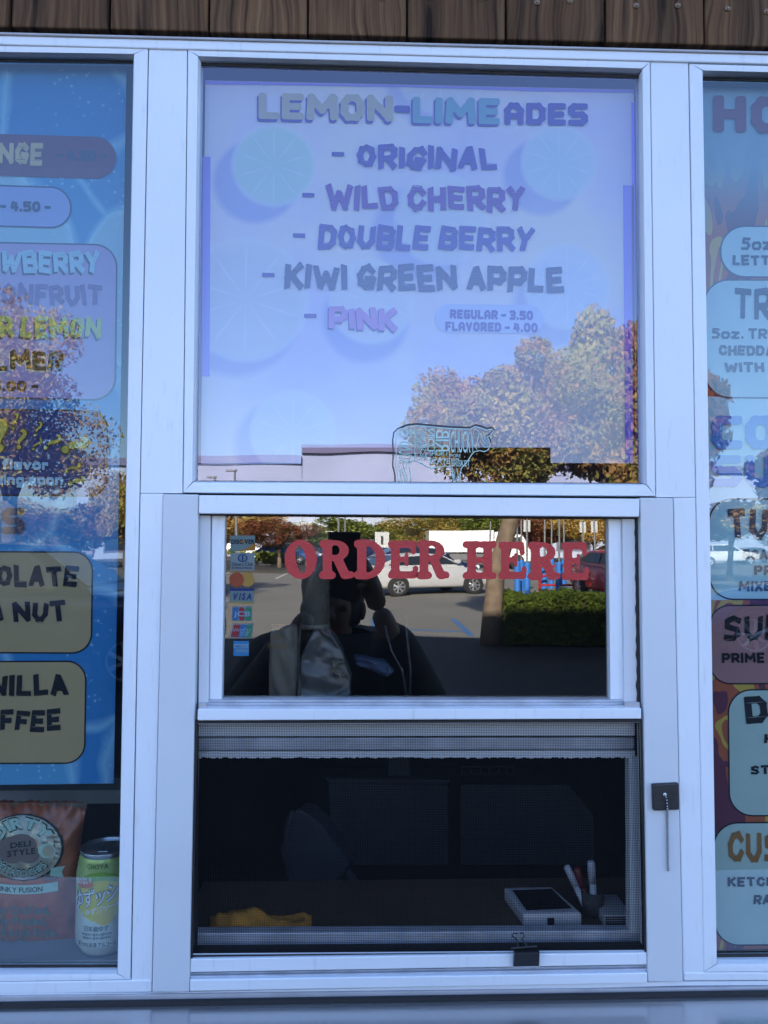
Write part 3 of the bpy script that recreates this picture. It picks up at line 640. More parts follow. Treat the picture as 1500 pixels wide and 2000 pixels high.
def sheet(name,pts,yd,mat,loc,label,t=.0012):
    root=empty(name,loc,label,'poster')
    P=[W(u,v,yd) for u,v in pts]
    wlink('sheet',MB().prism(P,[p+Vector((0,t,0)) for p in P]).mesh(),mat,root); return root
# ---- left menu ----
YL=.0275
pl=sheet('drink_menu_poster',[(-400,124),(247,131),(222,1530),(-400,1538)],YL,ice_mat(YL),W(-60,1530,YL),'blue ice cube drink menu with berry, lemon and chocolate flavour panels in the left window')
y1=YL-.0006; y2=YL-.0014
panel(pl,-380,268,227,350,41,I['plum'],y1,sl=.028,name='menu_panel')
txt(pl,'ORANGE',-92,84,316,322,42,I['orange'],y2,jit=1)
txt(pl,'- 4.50 -',110,208,313,315,20,I['slate'],y2,style=BLOCK,gap=.12)
panel(pl,-380,368,137,444,38,I['paleblue'],y1,sl=.028,line=I['slate'])
txt(pl,'- 4.50 -',0,99,412,414,20,I['slate'],y2,style=BLOCK,gap=.12)
panel(pl,-380,480,225,780,42,I['lilac'],y1,sl=.02,line=I['slate'],tilt=-.012)
txt(pl,'STRAWBERRY',-125,195,527,534,42,I['sky'],y2,shadow=I['slate'],jit=1,seed=3)
txt(pl,'DRAGONFRUIT',-122,200,591,597,42,I['dragon'],y2,jit=1,seed=5)
txt(pl,'SUMMER LEMON',-172,198,657,661,42,I['lime'],y2,shadow=I['slate'],jit=1,seed=8)
txt(pl,'ARNOLD PALMER',-290,124,723,724,40,I['black'],y2,shadow=I['white'],sd=(-2,3),jit=1,seed=11)
txt(pl,'- 5.00 -',-40,75,763,764,20,I['black'],y2,style=BLOCK,gap=.12)
panel(pl,-380,804,208,968,34,I['navy'],y1,sl=.012,line=I['black'],tilt=-.012)
def qmark(cx,cy,h,an,fat):
    v,f,wd=bglyph('?',fat); ca,sa=math.cos(R(an)),math.sin(R(an)); V=[]
    for a,b in v:
        x,y=(a-wd/2)*h,-(b-.5)*h; V.append((cx+x*ca-y*sa,cy+x*sa+y*ca))
    cxm=lambda s:[(cx+(x-cx)*s,cy+(y-cy)*s) for x,y in V]
    v2,f2,w2=bglyph('?',fat+.03); V2=[]
    for a,b in v2:
        x,y=(a-w2/2)*h,-(b-.5)*h; V2.append((cx+x*ca-y*sa,cy+x*sa+y*ca))
    put('question_mark_outline',V2,f2,I['black'],pl,y2); put('question_mark',V,f,I['yellow'],pl,y2-.0003)
for a in [(2,850,58,2,.03),(30,823,32,10,.0),(42,858,38,15,.02),(75,838,30,20,.0),(73,868,28,35,.0),(103,865,40,50,.01),(147,870,50,65,.04),(142,915,34,60,.0),(150,940,32,70,.03)]: qmark(*a)
txt(pl,'flavor',4,94,917,918,21,I['sky'],y2,style=BLOCK,shadow=I['black'],sd=(-1,2),gap=.1)
txt(pl,'coming soon',-50,123,947,948,22,I['sky'],y2,style=BLOCK,shadow=I['black'],sd=(-1,2),gap=.1)
txt(pl,'LATTES',-250,47,1041,1042,50,I['slate'],y2-.0,style=BLOCK,gap=.16)
panel(pl,-380,1080,178,1274,36,I['tan'],y1,sl=.004,line=I['black'],tilt=-.015)
txt(pl,'CHOCOLATE',-140,153,1146,1146,41,I['black'],y2,jit=1,seed=2)
txt(pl,'MACADAMIA NUT',-300,130,1215,1214,40,I['black'],y2,jit=1,seed=4)
panel(pl,-380,1293,165,1489,36,I['tan'],y1,sl=-.004,line=I['black'],tilt=-.015)
txt(pl,'VANILLA',-98,132,1360,1358,41,I['black'],y2,jit=1,seed=6)
txt(pl,'COFFEE',-66,119,1429,1427,41,I['black'],y2,jit=1,seed=9)
# ---- centre menu ----
YC=.0265
pc=sheet('lemonade_menu_poster',[(401,157),(1238,175),(1243,905),(1076,904),(1075,874),(590,874),(588,906),(392,908)],YC,lemon_mat(YC),W(820,905,YC),'pale violet lemon-lime drink menu with citrus slices behind the centre glass')
y1=YC-.0006;y2=YC-.0014
txt(pc,'LEMON',505,767,232,237,51,I['khaki'],y2,style=BLOCK,shadow=I['purple'],sd=(-3,5),gap=.1)
txt(pc,'-',770,801,236,237,51,I['purple'],y2,style=BLOCK)
txt(pc,'LIME',806,976,240,243,51,I['teal'],y2,style=BLOCK,shadow=I['purple'],sd=(-3,4),gap=.1)
txt(pc,'ADES',985,1148,243,245,43,I['purple'],y2,style=BLOCK,gap=.1)
for s,a,b,c,d,h,ik,se in [('ORIGINAL',697,970,328,333,45,'purple',2),('WILD CHERRY',637,1026,410,414,50,'cherry',5),('DOUBLE BERRY',622,1043,485,491,47,'purple',7),('KIWI GREEN APPLE',556,1101,565,572,50,'slate',9)]:
    txt(pc,s,a,b,c,d,h,I[ik],y2,jit=1.1,seed=se,gap=.07)
for u,v in ((648,305),(590,385),(572,464),(512,541),(594,621)): put('dash',rrect(u,v-8,u+24,v,1,.02,3),[tuple(range(12))],I['purple'],pc,y2)
txt(pc,'PINK',642,776,643,646,45,I['pink'],y2,shadow=I['purple'],sd=(-2,3),jit=1,seed=4,gap=.07)
panel(pc,850,596,1061,652,28,I['pillpale'],y1,sl=.012,name='price_pill')
txt(pc,'REGULAR - 3.50',879,1041,622,625,18,I['purple'],y2,style=BLOCK,gap=.13)
txt(pc,'FLAVORED - 4.00',870,1050,646,649,18,I['purple'],y2,style=BLOCK,gap=.13)
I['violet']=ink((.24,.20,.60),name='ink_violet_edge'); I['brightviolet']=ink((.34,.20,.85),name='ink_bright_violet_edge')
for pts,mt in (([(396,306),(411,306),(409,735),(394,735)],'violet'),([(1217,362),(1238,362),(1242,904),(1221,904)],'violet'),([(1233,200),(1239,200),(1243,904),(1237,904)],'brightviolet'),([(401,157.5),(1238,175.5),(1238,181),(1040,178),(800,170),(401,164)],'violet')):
    put('edge_strip',pts,[tuple(range(len(pts)))],I[mt],pc,y1-.0001)  # violet glare along the pane edges, painted as flat strips on the poster
# ---- right menu ----
YR=.0275
pr=sheet('sandwich_menu_poster',[(1352,170),(1950,185),(1950,1838),(1382,1857)],YR,flame_mat(YR),W(1600,1850,YR),'red and yellow flame patterned hot and cold sandwich menu in the right window')
y1=YR-.0006;y2=YR-.0014
txt(pr,'HOT',1393,1610,257,262,71,I['hotmar'],y2,style=BLOCK,gap=.12)
panel(pr,1409,446,1900,542,46,I['cyanpanel'],y1,sl=.006,line=I['slate'])
txt(pr,'5oz, TRI-TIP',1448,1640,488,490,24,I['slate'],y2,style=THINH,jit=.6,gap=.1,seed=2)
txt(pr,'LETTUCE, TOMATO',1431,1700,518,519,20,I['slate'],y2,jit=.6,gap=.1,seed=3)
panel(pr,1378,551,1900,778,46,I['cyanpanel'],y1,sl=.006,line=I['slate'],tilt=.01)
txt(pr,'TRI-TIP',1434,1640,624,626,61,I['slate'],y2,style=THINH,jit=.6,gap=.12,seed=4)
txt(pr,'5oz. TRI-TIP,',1390,1575,661,663,21,I['slate'],y2,style=THINH,jit=.5,gap=.12,seed=5)
txt(pr,'CHEDDAR CHEESE',1404,1645,694,697,20,I['slate'],y2,jit=.6,gap=.1,seed=6)
txt(pr,'WITH SLAW',1415,1590,727,728,20,I['slate'],y2,jit=.6,gap=.1,seed=7)
txt(pr,'COLD',1391,1640,877,877,65,I['coolblue'],y2,style=BLOCK,gap=.1)
txt(pr,'SUBS',1391,1640,951,951,62,I['coolblue'],y2,style=BLOCK,gap=.1)
panel(pr,1387,977,1900,1170,44,I['aqua'],y1,sl=.002,line=I['black'],tilt=.01)
txt(pr,'TURKEY',1421,1660,1053,1054,60,I['slate'],y2,jit=.7,gap=.13,seed=2)
txt(pr,'ROAST TURKEY',1451,1640,1093,1094,20,I['slate'],y2,jit=.6,gap=.12,seed=3)
txt(pr,'PROVOLONE',1473,1640,1124,1124,20,I['slate'],y2,jit=.6,gap=.12,seed=4)
txt(pr,'MIXED GREENS',1443,1640,1155,1155,20,I['slate'],y2,jit=.6,gap=.12,seed=5)
panel(pr,1388,1183,1900,1333,38,I['rose'],y1,sl=-.002,line=I['black'],tilt=.01)
txt(pr,'SUPER',1413,1610,1251,1251,50,I['black'],y2,style=THINH,jit=.7,gap=.12,seed=6)
txt(pr,'PRIME BEEF',1410,1570,1295,1294,20,I['black'],y2,jit=.6,gap=.12,seed=7)
panel(pr,1425,1347,1900,1590,44,I['mint'],y1,sl=-.004,line=I['black'],tilt=.01)
txt(pr,'DELI',1455,1610,1412,1411,50,I['black'],y2,jit=.7,gap=.12,seed=8)
txt(pr,'HAM',1493,1560,1452,1451,19,I['black'],y2,jit=.6,gap=.12,seed=9)
txt(pr,'STONE GROUND',1466,1690,1513,1512,18,I['black'],y2,jit=.6,gap=.12,seed=1)
panel(pr,1396,1604,1900,1840,46,I['mint'],y1,sl=-.01,line=I['black'],tilt=.012)
txt(pr,'CUSTOM',1422,1640,1685,1683,60,I['brown'],y2,style=THINH,shadow=I['tan'],sd=(1,1),jit=.6,gap=.12,seed=2)
txt(pr,'KETCHUP, MAYO',1421,1650,1732,1730,19,I['black'],y2,jit=.6,gap=.12,seed=3)
txt(pr,'RANCH',1472,1560,1767,1765,19,I['black'],y2,jit=.6,gap=.12,seed=4)

# ---------------- ORDER HERE vinyl letters ----------------
M['vinyl']=plain('red_vinyl',(.46,.016,.020),.42,var=.05,bump=.12,bscale=500)
def slab(ch):
    h=1/52; pad=3*h; X,Y=np.meshgrid(np.arange(-pad,1+pad+h,h),np.arange(-pad,1+pad+h,h))
    def cap(ax,ay,bx,by,r):
        dx,dy=bx-ax,by-ay; t=np.clip(((X-ax)*dx+(Y-ay)*dy)/(dx*dx+dy*dy+1e-9),0,1); return np.hypot(X-ax-dx*t,Y-ay-dy*t)-r
    def box(x0,y0,x1,y1,r=.01):
        px=np.abs(X-(x0+x1)/2)-(x1-x0)/2+r; py=np.abs(Y-(y0+y1)/2)-(y1-y0)/2+r
        return np.hypot(np.maximum(px,0),np.maximum(py,0))+np.minimum(np.maximum(px,py),0)-r
    def ell(cx,cy,a,b,rot=0):
        c,s=math.cos(rot),math.sin(rot); x=((X-cx)*c+(Y-cy)*s)/a; y=(-(X-cx)*s+(Y-cy)*c)/b; return (np.hypot(x,y)-1)*min(a,b)
    def sm(a,b,k=.06):
        hh=np.clip(.5+.5*(b-a)/k,0,1); return b*(1-hh)+a*hh-k*hh*(1-hh)
    if ch=='O': D=np.maximum(ell(.5,.5,.5,.5),-ell(.5,.5,.15,.36,R(12)))
    elif ch=='H':
        D=sm(box(.13,.1,.39,.9),box(.61,.1,.87,.9)); D=sm(D,box(.3,.42,.7,.58))
        for x in (.26,.74):
            for y in (.09,.91): D=sm(D,cap(x-.17,y,x+.17,y,.09),.05)
    elif ch=='E':
        D=sm(box(.14,.05,.42,.95),box(.05,.0,.86,.19,.08)); D=sm(D,box(.05,.81,.84,1,.08)); D=sm(D,box(.3,.44,.62,.58))
        D=sm(D,cap(.64,.38,.64,.64,.055)); D=sm(D,cap(.90,.09,.93,.26,.085),.08); D=sm(D,cap(.84,.91,.86,.72,.085),.08)
    elif ch=='D':
        D=np.maximum(sm(box(.12,.0,.5,1,.05),np.maximum(ell(.42,.5,.56,.5),.3-X)),-np.maximum(ell(.44,.5,.25,.34),.40-X))
        D=sm(D,box(.02,.0,.4,.19,.09)); D=sm(D,box(.02,.81,.4,1,.09))
    elif ch=='R':
        D=box(.12,.0,.38,1,.03); B=np.maximum(np.maximum(ell(.46,.73,.40,.27),.2-X),-np.maximum(ell(.47,.74,.13,.13),.38-X)); D=sm(D,B,.02)
        D=sm(D,box(.02,.81,.4,1,.09)); D=sm(D,cap(.10,.09,.40,.09,.09))
        D=sm(D,cap(.56,.48,.74,.12,.13),.05); D=sm(D,cap(.80,.09,.92,.10,.09),.06); D=np.maximum(D,-np.maximum(ell(.47,.74,.12,.12),.385-X))
    return fill(D,-pad,-pad,h)
orl=empty('order_here_lettering',W(855,1130,.0182),'red slab serif vinyl letters reading ORDER HERE on the raised sash','window lettering')
yo=.0168
for ch,a,b,t,bt in [('O',556,619,1054,1131),('R',622,691,1055,1130),('D',690,754,1055,1130),('E',755,816,1056,1130),('R',812,877,1056,1130.5),('H',904,970,1057,1131),('E',971,1028,1058,1131),('R',1030,1094,1059,1132),('E',1094,1150,1059,1133)]:
    V,Fc=slab(ch); n=len(V)
    Pf=[W(a+x*(b-a),bt-y*(bt-t),yo) for x,y in V]
    me=mesh([p+Vector((0,-.0,0)) for p in Pf],Fc)
    o=wlink('letter',me,M['vinyl'],orl); s=o.modifiers.new('thick','SOLIDIFY'); s.thickness=.0003
# ---------------- payment stickers ----------------
yS=.0168
def sticker(label,pts,base): 
    root=empty('payment_sticker',W(pts[3][0],pts[3][1],yS),label,'sticker','payment card stickers down the left edge of the order glass')
    P=[W(u,v,yS) for u,v in pts]; wlink('decal',MB().prism(P,[p+Vector((0,.0002,0)) for p in P]).mesh(),base,root); return root
def stx(root,s,x0,x1,y,h,mat,off=.02,shear=0,name='lettering'): V,Fc=lay(s,x0,x1,y,y,h,(off,shear),gap=.12); put(name,V,Fc,mat,root,yS-.0008)
def poly(root,name,pts,mat,d=.0004): put(name,pts,[tuple(range(len(pts)))],mat,root,yS-d)
def circ(cx,cy,a,b=None,n=24): b=b or a; return [(cx+a*math.cos(2*math.pi*i/n),cy+b*math.sin(2*math.pi*i/n)) for i in range(n)]
SI={k:ink(tuple(x*.6 for x in c),name='sticker_'+k) for k,c in dict(pale=(.20,.28,.28),ink=(.02,.03,.06),orange=(.45,.20,.04),grey=(.26,.32,.34),mred=(.42,.10,.05),mgold=(.50,.30,.08),vblue=(.03,.05,.22),vgold=(.40,.30,.12),blue=(.05,.17,.42),red=(.35,.05,.06),green=(.05,.25,.14),amex=(.05,.25,.52),pb=(.30,.45,.58)).items()}
s=sticker('teal and orange Discover card sticker, topmost of the payment stickers',[(450,1046),(498,1046),(498,1075),(450,1077)],SI['pale'])
poly(s,'swoosh',[(464,1076),(480,1072),(498,1060),(498,1075)],SI['orange']); stx(s,'DISC VER',452,497,1062,8,SI['ink'],.03); poly(s,'dot',circ(474.5,1058,3.6),SI['orange'],.0008)
s=sticker('grey Diners Club sticker with a circle emblem, second from the top',[(450,1080),(497,1080),(497,1114),(450,1114)],SI['grey'])
poly(s,'emblem',circ(474,1090,9.5,8),SI['vblue'],.0004); poly(s,'emblem_core',circ(474,1090,7,6.4),SI['pale'],.0008); poly(s,'emblem_bar',[(472.6,1084.5),(475.4,1084.5),(475.4,1095.5),(472.6,1095.5)],SI['vblue'],.0012)
stx(s,'Diners Club',453,494,1105,6.5,SI['ink'],.0); stx(s,'INTERNATIONAL',453,494,1111,3.6,SI['ink'],.01)
root=empty('payment_sticker',W(473,1145,yS),'sticker of overlapping red and gold circles with no card behind them','sticker','payment card stickers down the left edge of the order glass')
poly(root,'circle',circ(462,1132,14.5),SI['mred'],.0); poly(root,'circle',circ(483,1132,14),SI['mgold'],-.0003)
s=sticker('blue and gold striped VISA sticker, fourth from the top',[(449,1150),(496,1150),(496,1180),(448,1179)],SI['pale'])
poly(s,'stripe',[(449,1150),(496,1150),(496,1154),(449,1154)],SI['vblue']); poly(s,'stripe',[(448.3,1175),(496,1175.4),(496,1180),(448,1179)],SI['vgold']); stx(s,'VISA',456,491,1171,12,SI['vblue'],.03,.25)
s=sticker('JCB sticker of three upright blue, red and green bars',[(453,1185),(492,1184),(492,1213),(452,1213)],SI['grey'])
for a,b,c in ((454.5,465,'blue'),(467,477,'red'),(479,490.5,'green')): poly(s,'bar',rrect(a,1186,b,1212,3,0,4),SI[c])
stx(s,'JCB',456,489,1203.5,9,SI['pb'],.02)
s=sticker('slanted red and teal UnionPay sticker, second from the bottom',[(455,1218),(495,1218),(491,1247),(448,1246)],SI['grey'])
poly(s,'band',[(457,1220),(470,1220),(465,1244.5),(450.5,1244)],SI['red']); poly(s,'band',[(470.3,1220),(482,1220),(477.5,1245),(465.3,1244.5)],SI['blue']); poly(s,'band',[(482.3,1220),(493,1220),(489.5,1245),(477.8,1245)],SI['green'])
stx(s,'UnionPay',455,490,1233,7,SI['pb'],.01,.2); stx(s,'银联',468,486,1242,7,SI['pb'],.0,.2)
s=sticker('blue American Express square sticker at the bottom of the column',[(456,1252),(486,1252),(486,1281),(456,1281)],SI['amex'])
poly(s,'band',[(456.4,1258),(485.6,1258),(485.6,1266),(456.4,1266)],SI['pb'],.0004)
stx(s,'AMERICAN',457,485,1265,5.5,SI['amex'],.02); stx(s,'EXPRESS',461,485.5,1274,5.5,SI['pb'],.02)

# ---------------- cow decal ----------------
yK=.0118
cw=empty('cow_decal',W(865,944,yK),'pale green cow shaped decal naming the cuts of beef on the violet glass','decal')
CO=[(783,838),(795,833),(812,831),(845,834),(880,837),(905,838),(918,838),(928,833),(940,836),(950,840),(960,838),(964,841),(958,850),(952,853),(955,860),(957,868),(955,876),(951,880),(945,882),(937,880),(927,882),(921,888),(915,898),(905,910),(901,915),(899,925),(898,942),(902,945),(894,945),(892,930),(890,945),(886,944),(884,925),(882,914),(870,910),(856,912),(843,915),(832,910),(822,904),(808,899),(800,904),(799,912),(802,922),(803,944),(792,944),(790,930),(784,915),(782,925),(788,944),(778,944),(777,925),(773,910),(774,890),(773,860),(775,846)]
I['cow']=plain('cow_decal_print',(.42,.62,.58),.5); I['cowdark']=plain('cow_decal_edge',(.035,.03,.05),.5)
def ribbon(pts,wd,closed=True):
    V=[];Fc=[];n=len(pts)
    for i in range(n):
        p=pts[i]; a=pts[i-1] if (i or closed) else p; b=pts[(i+1)%n] if (i<n-1 or closed) else p
        tx,ty=b[0]-a[0],b[1]-a[1]; L=math.hypot(tx,ty) or 1; nx_,ny_=-ty/L,tx/L
        V+=[(p[0]+nx_*wd/2,p[1]+ny_*wd/2),(p[0]-nx_*wd/2,p[1]-ny_*wd/2)]
    for i in range(n if closed else n-1):
        j=(i+1)%n; Fc.append((2*i,2*i+1,2*j+1,2*j))
    return V,Fc
V,Fc=ribbon([(x+1,y-3) for x,y in CO[:16]],4,False); put('dark_edge',V,Fc,I['cowdark'],cw,yK)  # dark ribbons paint the decal's offset shadow on the poster
V,Fc=ribbon([(x-6,y-1) for x,y in CO[-6:]+CO[:2]],2.5,False); put('dark_edge',V,Fc,I['cowdark'],cw,yK)
V,Fc=ribbon(CO,1.8); put('outline',V,Fc,I['cow'],cw,yK-.0003)
def cword(s,x0,x1,y,h,rot=0,off=.0):
    if rot:
        L,wd=text2d(s,(off,),gap=.1); V=[];Fc=[]
        for v,f in L:
            n=len(V); V+=[(x0+b*h,y-a*(x1)/wd) for a,b in v]; Fc+=[tuple(i+n for i in q_) for q_ in f]
    else: V,Fc=lay(s,x0,x1,y,y,h,(off,),gap=.1)
    put('lettering',V,Fc,I['cow'],cw,yK-.0006)
cword('RUMP',779,808,855,16); cword('ROUND',778,812,0,0) if False else None
cword('ROUND',779,42,904,26,1)
for s_,x in (('TENDERLOIN',811),('SIRLOIN',823)): cword(s_,x,42,881,9,1)
cword('LOIN',835,42,881,13,1); cword('RIB',851,42,882,26,1)
cword('CHUCK',880,919,884,42); cword('FLANK',811,836,899,14); cword('SHORT',838,876,890,9); cword('PLATE',840,878,906,11)
cword('FORE',880,900,893,6); cword('SHANK',880,898,901,6); cword('BRISKET',882,918,911,12)
for pts in ([(925,842),(922,856),(926,870),(932,878)],[(932,840),(940,852),(944,862),(950,868)],[(936,846),(932,860),(936,872)],[(948,845),(946,856),(952,864)],[(940,866),(948,874),(954,872)],
 [(778,905),(783,925)],[(786,905),(795,930),(796,942)],[(795,906),(791,915)],[(886,916),(889,940)],[(892,914),(895,935)],[(810,836),(810,898)],[(822,836),(822,884)],[(848,836),(848,884)],[(878,838),(878,912)],[(920,842),(924,884)]):
    V,Fc=ribbon(pts,1.3,False); put('line',V,Fc,I['cow'],cw,yK-.0004)
# ---------------- snacks behind the left pane ----------------
zs=W(150,1850,.06).z
M['sill']=plain('grey_inner_sill',(.20,.23,.25),.5,var=.12,scale=14)
isl=empty('inner_sill',(W(0,1850,.06).x,.10,zs-.02),'grey painted inner sill along the bottom of the left window','sill')
wlink('sill_board',MB().box((W(-440,1850,.1).x,.0215,zs-.03),(W(236,1850,.1).x+.02,.26,zs)).mesh(),M['sill'],isl,bevel=.002)
wlink('sill_lip',MB().box((W(-440,1850,.1).x,.0216,zs+.0003),(W(236,1850,.1).x+.02,.0245,zs+.004)).mesh(),M['sill'],isl)
sh=empty('shelf_rail',W(0,1560,.28),'grey shelf rail behind the snacks below the ice menu','shelf')
wlink('rail',MB().box((W(-440,1560,.28).x,.24,W(0,1562,.26).z),(W(250,1560,.28).x,.3,W(0,1536,.26).z)).mesh(),M['sill'],sh)
# chip bag
M['bag']=plain('rust_red_foil_bag',(.27,.075,.03),.32,var=.15,scale=10,bump=.35,bscale=45,spec=.6)
M['silverprint']=plain('silver_print',(.26,.27,.22),.3,metal=.5,var=.3,scale=60)
bag=empty('chip_bag',W(45,1862,.05),'rust red kettle chip bag standing behind the left window','chip bag')
def bagpt(s,t):          # s across 0..1, t down 0..1
    v=1567+(1858-1567)*t
    hw=126-16*math.sin(math.pi*min(1,t*1.05))-4*t
    wr=4*math.sin(s*23+t*5)*(1-abs(t-.5)*2)*0
    u=44+ (s-.5)*2*hw + (6*t if s>.5 else 0)
    b=math.sin(math.pi*s)**.6*math.sin(math.pi*min(max(t*.98+.01,0),1))**.7
    y=.088-.030*b+.0022*math.sin(s*31+t*9)*math.sin(t*17+s*4)*(1-.6*b)+(.0018*math.sin(s*90) if t<.06 else 0)
    return u,v,y
def bagmap(u,v):
    t=(v-1567)/291.; hw=126-16*math.sin(math.pi*min(1,max(0,t*1.05)))-4*t; s=.5+(u-44)/(2*hw)
    a,b,y=bagpt(min(max(s,0),1),t); return W(u,v,y-.0016)
NS,NT=48,40; vs=[];fs=[]
for j in range(NT+1):
    for i in range(NS+1): u,v,y=bagpt(i/NS,j/NT); vs.append(W(u,v,y))
for j in range(NT):
    for i in range(NS): a=j*(NS+1)+i; fs.append((a,a+1,a+NS+2,a+NS+1))
n0=len(vs)
for j in range(NT+1):
    for i in range(NS+1): 
        p=vs[j*(NS+1)+i].copy(); p.y=.0885+(.0885-p.y)*.9; vs.append(p)
fs+=[tuple(reversed([k+n0 for k in f])) for f in fs]
wlink('bag_body',mesh(vs,fs),M['bag'],bag,smooth=True)
mbz=MB()
for k in range(6): mbz.tube([W(-80+i*10,1569+k*1.7+.8*math.sin(i*.9+k),.0835) for i in range(26)],.00035,5)
wlink('crimped_seal',mbz.mesh(),M['silverprint'],bag)
def bput(nm,V,Fc,mat,d=0): 
    return wlink(nm,mesh([bagmap(u,v)+Vector((0,-d,0)) for u,v in V],Fc),mat,bag)
def disc(cx,cy,a,b,nr=6,n=40,wob=0):
    V=[(cx,cy)];Fc=[]
    for r in range(1,nr+1):
        for k in range(n):
            an=2*math.pi*k/n; w_=1+(wob*math.sin(an*17)*(r==nr)); V.append((cx+a*r/nr*math.cos(an)*w_,cy+b*r/nr*math.sin(an)*w_))
    for k in range(n): Fc.append((0,1+k,1+(k+1)%n))
    for r in range(nr-1):
        for k in range(n): a0=1+r*n; Fc.append((a0+k,a0+(k+1)%n,a0+n+(k+1)%n,a0+n+k))
    return V,Fc
BI={k:ink(c,name='bag_'+k) for k,c in dict(mint=(.32,.50,.42),ink=(.02,.03,.03),brown=(.15,.12,.11),dgreen=(.09,.13,.10),gold=(.36,.34,.24)).items()}
bput('emblem_edge',*disc(46,1655,79,66,wob=.012),BI['ink'],.0)
bput('emblem',*disc(44,1655,76,63),M['silverprint'],.0004)
for c in ((20,1658,26,24),(42,1652,30,24),(56,1668,22,18),(25,1672,20,14)): bput('potato',*disc(*c),BI['brown'],.0008)
bput('coin',*disc(92,1661,17,14),BI['mint'],.0009)
bput('coin',*disc(95,1662,12,11),BI['gold'],.0011)
def arc(s,cx,cy,r,a0,a1,h,fl=1,off=.03):
    L,wd=text2d(s,(off,),gap=.12); V=[];Fc=[]
    for v,f in L:
        n=len(V)
        for a,b in v:
            an=R(a0+(a1-a0)*a/wd); rr=r+fl*b*h; V.append((cx+rr*math.sin(an)*1.12,cy-rr*math.cos(an)))
        Fc+=[tuple(i+n for i in q_) for q_ in f]
    return V,Fc
bput('letter_edge',*arc('DIRTY',44,1658,41,-63,63,21,1,.09),BI['ink'],.0010); bput('lettering',*arc('DIRTY',44,1658,42,-62,62,19,1,.05),BI['mint'],.0014)
bput('letter_edge',*arc('POTATO CHIPS',44,1655,57,237,127,14,-1,.07),BI['ink'],.0010); bput('lettering',*arc('POTATO CHIPS',44,1655,56,236,128,12,-1,.01),BI['mint'],.0014)
bput('lettering',*lay('DELI',21,61,1656,1651,10,(.03,)),BI['ink'],.0013); bput('lettering',*lay('STYLE',15,70,1673,1666,11,(.03,)),BI['ink'],.0013)
rib=[(-40,1722)]
V=[];Fc=[]
for i in range(13):
    u=-30+i*12; c=1738-((u-44)/90)**2*12; V+=[(u,c-10),(u,c+8)]
    if i: Fc.append((2*i-2,2*i-1,2*i+1,2*i))
bput('ribbon',V,Fc,BI['mint'],.0012)
bput('ribbon',[(100,1695),(128,1690),(121,1702),(125,1713),(98,1710)],[(0,1,2,3,4)],BI['mint'],.0008); bput('ribbon',[(86,1706),(114,1706),(114,1716),(86,1720)],[(0,1,2,3)],BI['brown'],.0010)
V2,F2=lay('FUNKY FUSION',-11,84,0,0,9.5,(.02,)); V2=[(u,v+1742-((u-44)/90)**2*12) for u,v in V2]; bput('lettering',V2,F2,BI['ink'],.0016)
for s_,x0,x1,yb in (('Carefully Crafted,',-72,99,1784),('Partially Peeled,',-62,93,1806),('Flat Cut Kettle Style',-70,108,1828),('For The',2,62,1848)):
    bput('lettering',*lay(s_,x0,x1,yb,yb,15,(.035,)),BI['dgreen'],.0008)
# can
cc=Vector((W(207,1700,.062).x,.062,zs)); can=empty('drink_can',cc,'pale green citrus drink can with Japanese lettering beside the chip bag','drink can')
def can_mat():
    m,n,l,b,o=new('printed_can'); b.inputs['Roughness'].default_value=.3; b.inputs['Metallic'].default_value=.25
    tc=n.new('ShaderNodeTexCoord'); sp_=n.new('ShaderNodeSeparateXYZ'); l.new(tc.outputs['Object'],sp_.inputs[0])
    mr=n.new('ShaderNodeMapRange'); l.new(sp_.outputs[2],mr.inputs[0]); mr.inputs[1].default_value=0; mr.inputs[2].default_value=.122
    rp=ramp(n,[(0,(.50,.54,.50)),(.42,(.50,.56,.46)),(.60,(.40,.52,.24)),(1,(.33,.48,.13))]); l.new(mr.outputs[0],rp.inputs[0]); l.new(rp.outputs[0],b.inputs['Base Color']); return m
M['can']=can_mat(); M['canmetal']=plain('can_lid_metal',(.42,.45,.47),.28,metal=.9)
link('can_body',MB().lathe([(.020,.003),(.0255,.0),(.0275,.004),(.033,.013),(.0335,.016),(.0335,.092),(.0328,.095),(.0331,.097),(.0318,.101),(.0322,.103),(.0308,.107),(.0310,.109),(.0292,.1135)],(0,0,0),48).mesh(),M['can'],can,smooth=True)
link('can_lid',MB().lathe([(.0292,.1136),(.0300,.116),(.0302,.1185),(.0296,.1198),(.0284,.1185),(.0275,.1135),(.0255,.113),(.0250,.1155),(.0,.1155)],(0,0,0),48).mesh(),M['canmetal'],can,smooth=True)
link('pull_tab',MB().box((-.006,-.014,.1165),(.006,.010,.1178)).mesh(),M['canmetal'],can,bevel=.0005)
def canmap(u,v,d=.0003):
    s=(u-207)/52.5; a=max(-1.5,min(1.5,s)); p=W(207,v,.062-.033); r=.0338+d
    return Vector((r*math.sin(a),-r*math.cos(a),p.z-zs))
def cput(nm,V,Fc,mat,d=.0002): return link(nm,mesh([canmap(u,v,d) for u,v in V],Fc),mat,can)
CI={k:ink(c,rough=.35,name='can_'+k) for k,c in dict(ink=(.02,.05,.05),yel=(.50,.45,.04),grn=(.20,.36,.06),oran=(.48,.12,.03),white=(.62,.66,.64),yuzu=(.50,.40,.05)).items()}
cput('label_print',*disc(212,1750,50,46),CI['grn'],.0002); cput('label_print',*disc(215,1760,48,40),CI['yel'],.0005)
cput('fruit_print',*disc(222,1793,16,14),CI['yuzu'],.0008)
cput('flash_print',*disc(181,1727,21,9),CI['oran'],.0010)
cput('lettering',*lay('CHOYA',189,227,1697,1697,9,(.0,),gap=.15),CI['ink'],.0005)
